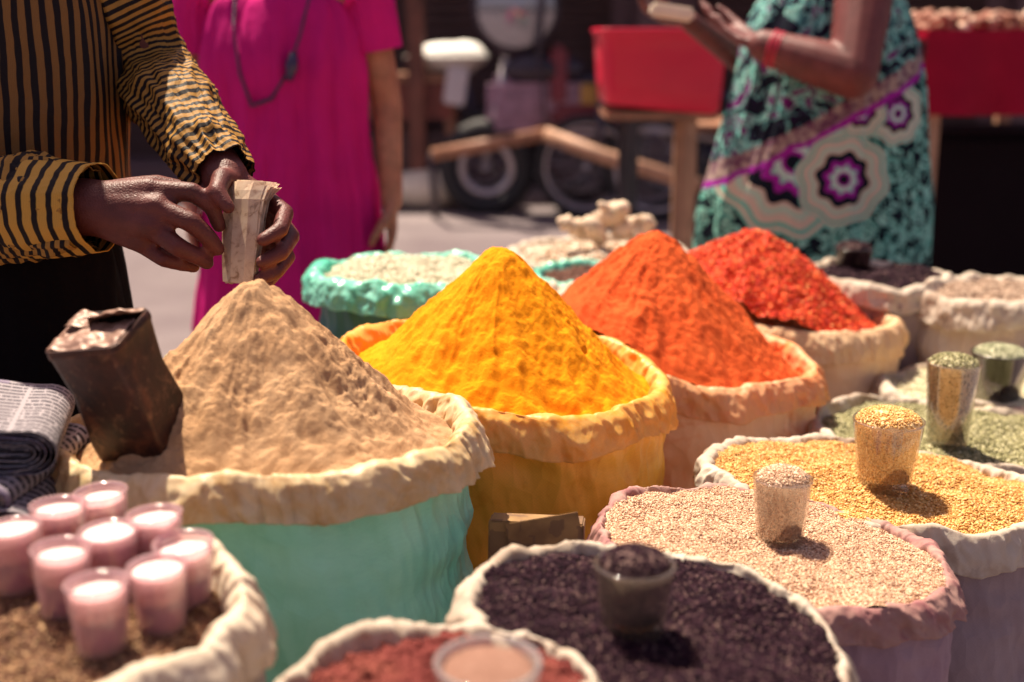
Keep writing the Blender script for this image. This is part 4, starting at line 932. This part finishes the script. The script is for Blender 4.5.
keep(fuse(mb, 'body', skinQ, None, .005, 6), wo2); hair_cap(wo2, wq, Mq, .21, hairm, True); face_bits(wo2, wq, Mq, .21, hairm)
pt = NT('patterned_sari'); ob = pt.obj()
TEAL, DK, CRM, PUR = (.12, .52, .42), (.008, .012, .022), (.62, .52, .42), (.34, .02, .34)
sp = pt.new('ShaderNodeSeparateXYZ'); pt.l.new(ob, sp.inputs[0]); gx_, gz_ = sp.outputs[0], sp.outputs[2]
bs = pt.noise(22, 3, .65, ob, 1.0); base_c = pt.ramp(bs.outputs[0], [(.45, DK), (.48, TEAL), (.52, (.45, .74, .64)), (.55, TEAL), (.57, DK)]).outputs[0]
def medal(cx, cz, R, petals, base):
    dx = pt.math('SUBTRACT', gx_, cx); dz = pt.math('SUBTRACT', gz_, cz)
    r = pt.math('DIVIDE', pt.math('SQRT', pt.math('ADD', pt.math('MULTIPLY', dx, dx), pt.math('MULTIPLY', dz, dz))), R)
    a = pt.math('ARCTAN2', dz, dx); w_ = pt.math('MULTIPLY', pt.math('SINE', pt.math('MULTIPLY', a, float(petals))), .045)
    r2 = pt.math('ADD', r, pt.math('MULTIPLY', w_, pt.math('GREATER_THAN', r, .25)))
    c = pt.ramp(r2, [(0, DK), (.10, PUR), (.15, (.5, .7, .62)), (.24, TEAL), (.27, PUR), (.40, DK), (.56, CRM), (.62, (.45, .62, .5)), (.72, CRM), (.84, TEAL), (.90, CRM), (.96, (.2, .55, .45))], 'CONSTANT').outputs[0]
    mk = pt.math('LESS_THAN', r2, 1.0); return pt.mix(mk, base, c)
zc = lambda py, d=2.92: U(0, py, d).z
xc = lambda p, d=2.92: U(p, 0, d).x
col_ = medal(xc(800) , zc(165), .19, 10, base_c)
col_ = medal(xc(850), zc(182), .118, 8, col_)
col_ = medal(xc(905), zc(115), .079, 8, col_); col_ = medal(xc(865), zc(112), .067, 7, col_)
# dark pallu above a purple border running diagonally
x0, z0, x1, z1 = xc(742), zc(188), xc(935), zc(78); sl = (z1 - z0) / (x1 - x0)
ln = pt.math('SUBTRACT', gz_, pt.math('ADD', pt.math('MULTIPLY', pt.math('SUBTRACT', gx_, x0), sl), z0))
ln = pt.math('ADD', ln, pt.math('MULTIPLY', pt.math('SUBTRACT', pt.noise(12, 3, .5, ob).outputs[0], .5), .03))
pn = pt.noise(17, 4, .65, ob, 1.2); pal = pt.ramp(pn.outputs[0], [(.42, DK), (.48, (.03, .01, .05)), (.50, (.10, .46, .40)), (.55, (.35, .62, .55)), (.58, DK), (.64, (.26, .02, .24)), (.70, DK)]).outputs[0]
bd = pt.ramp(pt.noise(60, 3, .6, ob).outputs[0], [(.4, (.42, .33, .28)), (.6, (.14, .05, .10))]).outputs[0]
col_ = pt.mix(pt.math('GREATER_THAN', ln, .0), col_, PUR); col_ = pt.mix(pt.math('GREATER_THAN', ln, .016), col_, bd); col_ = pt.mix(pt.math('GREATER_THAN', ln, .06), col_, pal)
pt.base(col_); pt.set(Roughness=.85); pt.p.inputs['Specular IOR Level'].default_value = .12; pt.bump(pt.noise(26, 4, .6, ob, 1).outputs[0], .5, .006); pt.translucent(col_, .12)
garment('dress', pt.m, wo2, [hring(QX + .01, QY + .02, 1.385, .09, .11), hring(QX + .02, QY + .02, 1.35, .15, .19), hring(QX + .02, QY + .01, 1.24, .21, .20), hring(QX + .02, QY, 1.08, .245, .21), hring(QX + .01, QY, .92, .275, .22), hring(QX, QY, .78, .305, .23), hring(QX, QY, .62, .315, .24), hring(QX, QY, .40, .31, .26), hring(QX, QY, .10, .33, .28)], fold=.009, freq=13, seed=50, foldz=.6, drape=.9, nu=260)
b = MB()
for k in range(3): b.ring(wrn + (eln - wrn).normalized() * (.018 + .010 * k), (eln - wrn), .043, .0038, 40, 8)
keep(b.build('bracelet', m_plain('red_bangle', (.45, .02, .05), .4, 0, .15, 30, .1), smooth=True), wo2)
# folded white packet held by her
b = MB(); pc = U(672, 12, 3.0); b.box((0, 0, 0), (.11, .05, .035), Matrix.Rotation(.15, 4, 'Y'), .008); o = b.build('paper_packet', m_plain('cream_paper', (.72, .62, .50), .7, 0, .1, 20, .3)); o.location = pc; tag(o, 'small cream paper packet held by the woman in the patterned dress', 'packet')

# ------------------------------------------------------------------ street behind
gm = NT('dusty_road'); o_ = gm.obj(); a_ = gm.noise(.8, 6, .65, o_); b_ = gm.noise(9, 6, .7, o_); c_ = gm.noise(80, 4, .7, o_)
cc = gm.ramp(a_.outputs[0], [(.3, (.10, .07, .08)), (.55, (.16, .125, .13)), (.75, (.24, .19, .19))]).outputs[0]
cc = gm.mix(gm.ramp(b_.outputs[0], [(.5, (0, 0, 0)), (.7, (.6, .6, .6))]).outputs[0], cc, (.12, .09, .09)); gm.base(cc); gm.set(Roughness=.85); gm.bump(c_.outputs[0], .5, .01)
n_ = 120; gxx = np.linspace(-40, 40, n_)[:, None] * np.ones((1, n_)); gyy = np.linspace(-20, 60, n_)[None] * np.ones((n_, 1))
o = mesh_obj('ground', np.stack([gxx, gyy, .0 * gxx], -1), grid_faces(n_, n_, False), gm.m); tag(o, kind='structure')
wood = m_plain('brown_wood', (.30, .13, .07), .6, 0, .35, 12, .4); wood2 = m_plain('pale_wood', (.42, .22, .13), .6, 0, .3, 12, .4)
rubber = m_plain('tyre_rubber', (.018, .016, .018), .7, 0, .2, 30, .3); steel = m_plain('worn_steel', (.45, .40, .42), .35, .8, .25, 25, .2); darkp = m_plain('dark_paint', (.035, .022, .035), .4, .1, .3, 10, .2)
def wheel(parent, c, axis, R, tyre=.022, spokes=24, name='wheel'):
    b = MB(); b.ring(c, axis, R - tyre, tyre, 64, 12); w_ = keep(b.build(name, rubber, smooth=True), parent)
    b = MB(); b.ring(c, axis, R - tyre * 2.2, tyre * .5, 64, 8); ax_ = Vector(axis).normalized(); a = ax_.orthogonal().normalized(); bb_ = ax_.cross(a)
    for k in range(spokes):
        t = 2 * PI * k / spokes; dd = a * math.cos(t) + bb_ * math.sin(t); b.tube([Vector(c) + ax_ * .03 * (1 if k % 2 else -1) + dd * .02, Vector(c) + dd * (R - tyre * 2.2)], .0018, 5)
    b.tube([Vector(c) - ax_ * .05, Vector(c) + ax_ * .05], .025, 14)
    b.build('spoked_rim', steel, smooth=True).parent = w_; return w_
# motor rickshaw style cargo trike, front wheel under a round headlight
MC = U(487, 165, 8.6); root = empty('motorcycle', (MC.x, MC.y, 0), 'dark parked motorcycle with big round headlight and engine block', 'motorcycle')
wheel(root, (MC.x, MC.y, .33), (.12, 1, 0), .35, .075, 12)
b = MB(); b.tube([(MC.x - .02, MC.y, .31), (MC.x + .06, MC.y - .02, .72), (MC.x + .14, MC.y - .02, 1.10)], .03, 12); b.tube([(MC.x - .02, MC.y + .14, .31), (MC.x + .06, MC.y + .12, .72), (MC.x + .14, MC.y + .1, 1.10)], .03, 12); keep(b.build('front_fork', steel, smooth=True), root)
b = MB(); b.box((MC.x + .40, MC.y + .05, .76), (.80, .30, .44), bev=.06); 
for k in range(6): b.box((MC.x + .40, MC.y + .05, .62 + k * .06), (.60, .36, .018), bev=.004)
keep(b.build('engine_block', m_plain('mauve_metal', (.34, .22, .30), .4, .6, .4, 12, .2)), root)
b = MB(); ellipsoid(b, (MC.x + .40, MC.y, 1.02), (.30, .16, .13)); b.tube([(MC.x + .3, MC.y, .92), (MC.x + .95, MC.y, .95), (MC.x + 1.3, MC.y, 1.0)], [.05, .07, .05], 12); keep(b.build('tank_and_seat', darkp, smooth=True), root)
hl = U(516, 8, 8.3); b = MB(); Mh = Matrix.Translation(hl) @ Matrix.Rotation(PI / 2, 4, 'X'); b.lathe([(0, -.16), (.16, -.14), (.26, -.05), (.30, .0), (.31, .02), (.27, .03)], 48, Mh); keep(b.build('headlight_shell', darkp, smooth=True), root)
b = MB(); b.lathe([(.27, .025), (.20, .05), (.10, .065), (0, .07)], 48, Mh); keep(b.build('headlight', m_plain('headlight_glass', (.34, .33, .36), .08, .5, .05, 3, 0), smooth=True), root)
b = MB(); b.tube([hl + Vector((-.50, .1, .12)), hl + Vector((-.2, .05, .18)), hl + Vector((.2, .05, .18)), hl + Vector((.50, .1, .12))], .02, 10); keep(b.build('handlebar', steel, smooth=True), root)
b = MB(); b.box(U(456, 86, 8.3), (.15, .03, .26), Matrix.Rotation(.15, 4, 'Y'), .03); keep(b.build('side_panel', m_plain('pale_panel', (.50, .45, .46), .4, 0, .1, 8, .1)), root)
wheel(root, (MC.x + 1.15, MC.y + .05, .33), (.12, 1, 0), .35, .045, 20)
# cycle cart
CC = U(655, 160, 8.2); root = empty('cycle_cart', (CC.x, CC.y, 0), 'wooden cycle cart with thin spoked wheels behind the back sacks', 'cart')
wheel(root, (CC.x, CC.y, .36), (.45, 1, 0), .36, .034, 28); wheel(root, (CC.x - .45, CC.y + .5, .36), (.45, 1, 0), .36, .020, 28)
bt = [U(432, 155, 8.05), U(545, 134, 8.0), U(600, 155, 7.9), U(700, 186, 7.8)]
b = MB(); b.tube([bt[0], bt[1]], .045, 10); keep(b.build('front_beam', wood, smooth=True), root)
b = MB(); b.tube([bt[1], bt[2], bt[3]], .05, 10); keep(b.build('side_beam', wood2, smooth=True), root)
b = MB(); b.box((bt[1].x + .7, bt[1].y + .9, .62), (1.5, 1.0, .05), bev=.01); keep(b.build('cart_bed', wood), root)
for q0, q1 in ((bt[0], bt[0] + Vector((0, .3, -.5))), (bt[2], bt[2] + Vector((.02, .4, .55)))): b = MB(); b.tube([q0, q1], .025, 8); keep(b.build('strut', darkp, smooth=True), root)
def bicycle(x, y, yaw, frame_c, label):
    r = empty('bicycle', (x, y, 0), label, 'bicycle', 'bicycles parked before the shops'); fm = m_plain('bike_paint', frame_c, .4, .2, .3, 9, .1)
    rot = Matrix.Rotation(yaw, 4, 'Z'); P_ = lambda a, z, o=0: Vector((x, y, 0)) + rot @ Vector((a, o, z)); ax_ = rot @ Vector((0, 1, 0))
    wheel(r, P_(-.52, .34), ax_, .34, .024, 22); wheel(r, P_(.52, .34), ax_, .34, .024, 22)
    b = MB()
    for p, q in (((-.52, .34), (-.12, .80)), ((-.12, .80), (0, .30)), ((0, .30), (-.52, .34)), ((-.14, .76), (.38, .80)), ((0, .30), (.38, .76)), ((.37, .90), (.52, .34))): b.tube([P_(*p), P_(*q)], .019, 10)
    keep(b.build('frame', fm, smooth=True), r)
    b = MB(); b.tube([P_(.37, .88), P_(.36, .98), P_(.30, 1.0, .26)], .014, 8); b.tube([P_(.36, .98), P_(.30, 1.0, -.26)], .014, 8); keep(b.build('handlebar', steel, smooth=True), r)
    b = MB(); ellipsoid(b, P_(-.15, .90), (.13, .09, .04), rot); b.tube([P_(-.12, .78), P_(-.14, .89)], .015, 8); keep(b.build('saddle', darkp, smooth=True), r)
    b = MB(); b.box(P_(-.52, .78), (.34, .16, .03), rot, .005); keep(b.build('carrier', darkp), r)
for a in ((.9, 10.1, .25, (.20, .03, .04), 'dark red bicycle parked before the shops, right of the motorcycle'), (-.75, 10.2, -.2, (.04, .03, .06), 'black bicycle parked before the shops, left of the motorcycle'), (1.75, 10.2, .5, (.05, .06, .12), 'blue black bicycle parked before the shops, nearest the red box')): bicycle(*a)
rx_, ry0 = U(585, 60, 9.4).x, 8.9
root = empty('cycle_rickshaw', (rx_, ry0, 0), 'dark hooded cycle rickshaw with maroon seat behind the cart beams', 'rickshaw')
b = MB(); pr = [(-.34, .62), (-.40, 1.1), (-.36, 1.55), (-.15, 1.85), (.15, 1.92), (.42, 1.80)]; V = []
for (a_, z_) in pr + [(a_ * .94, z_ - .04) for a_, z_ in pr[::-1]]:
    for o_2 in (-.45, .45): V.append((rx_ + a_, ry0 + o_2, z_))
m2 = len(pr) * 2; b.add(V, [(2 * i, 2 * i + 1, (2 * i + 3) % (2 * m2), (2 * i + 2) % (2 * m2)) for i in range(m2)] + [tuple(2 * i for i in range(m2)), tuple(2 * i + 1 for i in range(m2))[::-1]])
keep(b.build('hood', darkp), root)
b = MB(); b.box((rx_, ry0, .70), (.60, .86, .16), bev=.04); b.box((rx_ - .25, ry0, .98), (.12, .86, .42), bev=.04); keep(b.build('seat', m_plain('maroon_seat', (.20, .025, .04), .45, 0, .3, 8, .2)), root)
b = MB(); b.tube([(rx_ - .3, ry0 - .46, .60), (rx_ + .5, ry0 - .46, .60), (rx_ + 1.0, ry0, .5), (rx_ + 1.5, ry0, .9)], .022, 8); keep(b.build('frame', steel, smooth=True), root)
for sy in (-.5, .5): wheel(root, (rx_ - .05, ry0 + sy, .36), (.1, 1, 0), .36, .03, 28)
wheel(root, (rx_ + 1.35, ry0, .36), (.3, 1, 0), .36, .03, 28)
b = MB(); b.box((rx_ + .1, ry0 - .49, .86), (.40, .02, .14), bev=.005); keep(b.build('painted_panel', m_plain('gold_panel', (.38, .20, .04), .4, 0, .4, 12, .1)), root)
# left vegetable table with basin
TB = G(425, 168); root = empty('wooden_stall', (TB.x - .1, 9.3, 0), 'brown wooden stall table left of the motorcycle', 'stall')
b = MB(); b.box((TB.x - .1, 9.3, .95), (1.1, .7, .06), bev=.01); keep(b.build('table_top', wood), root)
b = MB(); b.box((TB.x - .1, 8.98, .78), (1.05, .04, .26), bev=.006); keep(b.build('front_board', m_plain('dark_red_board', (.20, .045, .03), .6, 0, .5, 6, .3)), root)
for sx in (-.5, .5):
    for sy in (-.3, .3): b = MB(); b.box((TB.x - .1 + sx, 9.3 + sy, .46), (.07, .07, .92), bev=.008); keep(b.build('leg', wood), root)
b = MB(); b.box((U(418, 0, 8.9).x, 8.95, 1.6), (.12, .12, 3.2), bev=.01); o = b.build('wooden_post', m_plain('orange_wood', (.16, .05, .03), .55, 0, .5, 5, .3)); tag(o, 'orange brown wooden post at the left stall', 'post')
bs_ = U(447, 24, 9.0); b = MB(); b.lathe([(0, 0), (.20, 0), (.30, .10), (.33, .12), (.30, .125), (.19, .012), (0, .012)], 40, Matrix.Translation((bs_.x, 9.25, .985))); o = b.build('white_basin', m_plain('white_enamel', (.82, .80, .74), .25, 0, .05, 5, 0), smooth=True); tag(o, 'white enamel basin on the wooden stall', 'basin')
cr = G(425, 208); b = MB(); rr = random.Random(4)
hay = m_plain('pale_sacking', (.72, .62, .48), .8, 0, .2, 9, .6); ellipsoid(b, (cr.x, cr.y, .14), (.30, .22, .15)); ellipsoid(b, (cr.x - .22, cr.y + .1, .12), (.22, .2, .13)); o = fuse(b, 'cloth_bundle', hay, None, .02, 3); tag(o, 'pale cloth bundle lying on the sunny road', 'bundle')
b = MB(); b.box((TB.x + .0, 9.2, .30), (.85, .5, .56), bev=.04); o = b.build('dark_crate', m_plain('dark_crate_wood', (.06, .03, .03), .7, 0, .4, 8, .3)); tag(o, 'dark wooden crate stored beneath the brown stall table', 'crate')
hs = U(448, 22, 8.9); b = MB(); ellipsoid(b, (hs.x, 9.25, 1.10), (.30, .20, .11)); ellipsoid(b, (hs.x + .12, 9.3, 1.13), (.15, .15, .09)); o = fuse(b, 'flour_heap', m_plain('white_flour', (.85, .83, .78), .7, 0, .05, 9, .3), None, .02, 3); tag(o, 'white flour heaped in the white basin on the brown stall', 'flour')
for k, (cx_, c_, lb) in enumerate(((590, (.16, .04, .05), 'dark maroon crate standing on the cycle cart, nearest the red stall'), (560, (.05, .03, .09), 'dark blue crate beside the maroon crate on the cycle cart'))):
    p = U(cx_, 100, 9.0); b = MB(); b.box((0, 0, .17), (.28, .36, .34), bev=.02)
    for j in range(3): b.box((0, -.185, .06 + .11 * j), (.29, .02, .06), bev=.004)
    o = b.build('crate', m_plain('crate_paint_%d' % k, c_, .6, 0, .4, 9, .3)); o.location = (p.x, 9.05, .646); tag(o, lb, 'crate')
# red covered stall
RD = 4.3; redm = m_cloth('red_cloth', (.42, .006, .035), .15, .5); redb = m_plain('red_plastic', (.74, .008, .05), .35, 0, .12, 4, .15); xl, xr = U(925, 60, RD).x, U(1130, 60, RD).x; zt_, zb_ = U(0, 30, RD).z, U(0, 114, RD).z; yy = U(0, 60, RD).y
root = empty('market_stall', ((xl + xr) / 2, yy + .45, 0), 'stall draped in dark red cloth at the right edge, beyond the patterned dress', 'stall')
def cloth_skirt(xa, xb, name):
    nxx, nzz = 200, 40; x = np.linspace(xa, xb, nxx)[:, None]; s = np.linspace(0, 1, nzz)[None]
    z = zt_ - (zt_ - zb_) * s + .012 * vn(x * 3, 0, 0, 5) * s; y = yy - .01 - .022 * s * np.cos(x * 24 + 2 * vn(x * 2, 0, 0, 7)) + 0 * z; 
    o = mesh_obj(name, np.stack([x + 0 * s, y, z], -1), grid_faces(nxx, nzz, False), redm, smooth=True); so = o.modifiers.new('t', 'SOLIDIFY'); so.thickness = .003; keep(o, root); return o
cloth_skirt(xl, xr, 'cloth_drape')
b = MB(); b.box(((xl + xr) / 2, yy + .45, zt_ - .02), (xr - xl, .9, .035), bev=.008); keep(b.build('covered_top', redm), root)
for lx, ly in ((xl + .06, .06), (xl + .06, .84), (xr - .1, .06), (xr - .1, .84)):
    b = MB(); b.box((lx, yy + ly, (zt_ - .04) / 2), (.055, .055, zt_ - .04), bev=.006); keep(b.build('leg', wood2), root)
b = MB(); b.box(((xl + xr) / 2 + .02, yy + .45, .44), ((xr - xl) * .90, .62, .86), bev=.03); o = b.build('under_stall_shade', m_cloth('shade_black', (.010, .005, .007), 0, .9)); tag(o, 'black tarpaulin block added for the dark under the red stall', 'shade')  # black block added to stand for the deep shade under the stall
# goods on the red stall
hp = MB()
good = m_grain('stall_goods', [(0, (.22, .07, .05)), (.5, (.45, .22, .15)), (1, (.70, .50, .38))]); P = np.stack([rng.uniform(U(940, 0, RD).x, xr - .05, 900), rng.uniform(yy + .04, yy + .8, 900), zt_ + rng.uniform(.0, .055, 900)], -1)
V, Fc = grains(P, (.03, .02, .016), .4); o = mesh_obj('dried_goods', V, Fc, good); tag(o, 'reddish brown dried goods spread on the red stall', 'goods', kind='stuff')
# red cart box on its own wooden stand
ra, rb_ = U(602, 28, 4.2), U(729, 112, 4.2); rw, rh = rb_.x - ra.x, ra.z - rb_.z; rcx, rcy = (ra.x + rb_.x) / 2, ra.y + .2
root = empty('cart_box', (rcx, rcy, 0), 'bright red rounded box on a wooden stand left of the patterned dress', 'cart box')
b = MB(); V = []; sec = rrect(1, 1, .22, 8); prof_ = [(.86, 0), (.93, .02), (.97, .3), (1.0, .7), (1.02, .93), (1.06, .95), (1.06, 1.0), (1.0, 1.0), (.97, .96), (.92, .3), (.5, .22)]
for s_, z_ in prof_:
    for x_, y_ in sec: V.append((rcx + x_ * s_ * rw / 2 + .0, rcy + y_ * s_ * .2, rb_.z + (z_ + .14 * (1 - z_) * (-x_) * .5) * rh))
ns_ = len(sec); Fc = [(i * ns_ + k, i * ns_ + (k + 1) % ns_, (i + 1) * ns_ + (k + 1) % ns_, (i + 1) * ns_ + k) for i in range(len(prof_) - 1) for k in range(ns_)]
Fc.append(tuple(range(ns_))[::-1]); Fc.append(tuple((len(prof_) - 1) * ns_ + k for k in range(ns_))); b.add(V, Fc); keep(b.build('tub', redb, smooth=True), root)
b = MB(); b.box((rcx, rcy, rb_.z - .02), (rw * .9, .36, .03), bev=.005); keep(b.build('shelf', wood), root)
for lx in (U(697, 60, 4.2).x, ra.x + .12):
    for ly in (-.14, .14): b = MB(); b.box((lx, rcy + ly, (rb_.z - .035) / 2), (.045, .045, rb_.z - .035), bev=.006); keep(b.build('leg', wood2 if lx > rcx else darkp), root)
for k, (p_, s_) in enumerate((((648, 20), 1.0), ((684, 26), .8))):
    c_ = U(p_[0], p_[1], 4.36); b = MB(); b.lathe([(0, 0), (.05 * s_, 0), (.075 * s_, .045), (.08 * s_, .05), (.073 * s_, .05), (.045 * s_, .006), (0, .006)], 32, Matrix.Translation((c_.x, rcy - .02, ra.z - .055))); o = b.build('steel_bowl', m_plain('bright_steel', (.8, .78, .74), .18, .9, .05, 5, 0), smooth=True); tag(o, ['wide steel bowl sitting in the bright red box', 'smaller steel bowl beside the wide one in the bright red box'][k], 'bowl')
# shops across the street
shop = empty('shop_building', (0, 12, 0), 'row of dim shop fronts across the street', 'building')
plas = m_plain('mauve_plaster', (.16, .09, .09), .85, 0, .3, 2, .4); shut = m_plain('brown_shutter', (.09, .045, .04), .6, .2, .3, 3, .3)
b = MB(); b.box((0, 12.3, 3.0), (34, 2.0, 6.0), bev=.02); keep(b.build('wall', plas), shop)
for k in range(9):
    x = -14 + 3.4 * k; b = MB()
    for j in range(26): b.tube([(x - 1.3, 11.27, .10 + j * .1), (x + 1.3, 11.27, .10 + j * .1)], .045, 8)
    keep(b.build('shutter', shut, smooth=True), shop)
    b = MB(); b.box((x, 10.95, 3.0), (3.2, 1.1, .10), Matrix.Rotation(math.radians(12), 4, 'X'), .02); keep(b.build('awning', m_plain('awning_cloth_%d' % k, [(.25, .08, .05), (.10, .07, .12), (.30, .20, .12)][k % 3], .8), ), shop)
    b = MB(); b.box((x + 1.7, 11.22, 1.4), (.35, .25, 2.8), bev=.02); keep(b.build('pillar', plas), shop)
b = MB(); b.box((0, 10.95, .08), (34, .9, .16), bev=.02); keep(b.build('step', plas), shop)
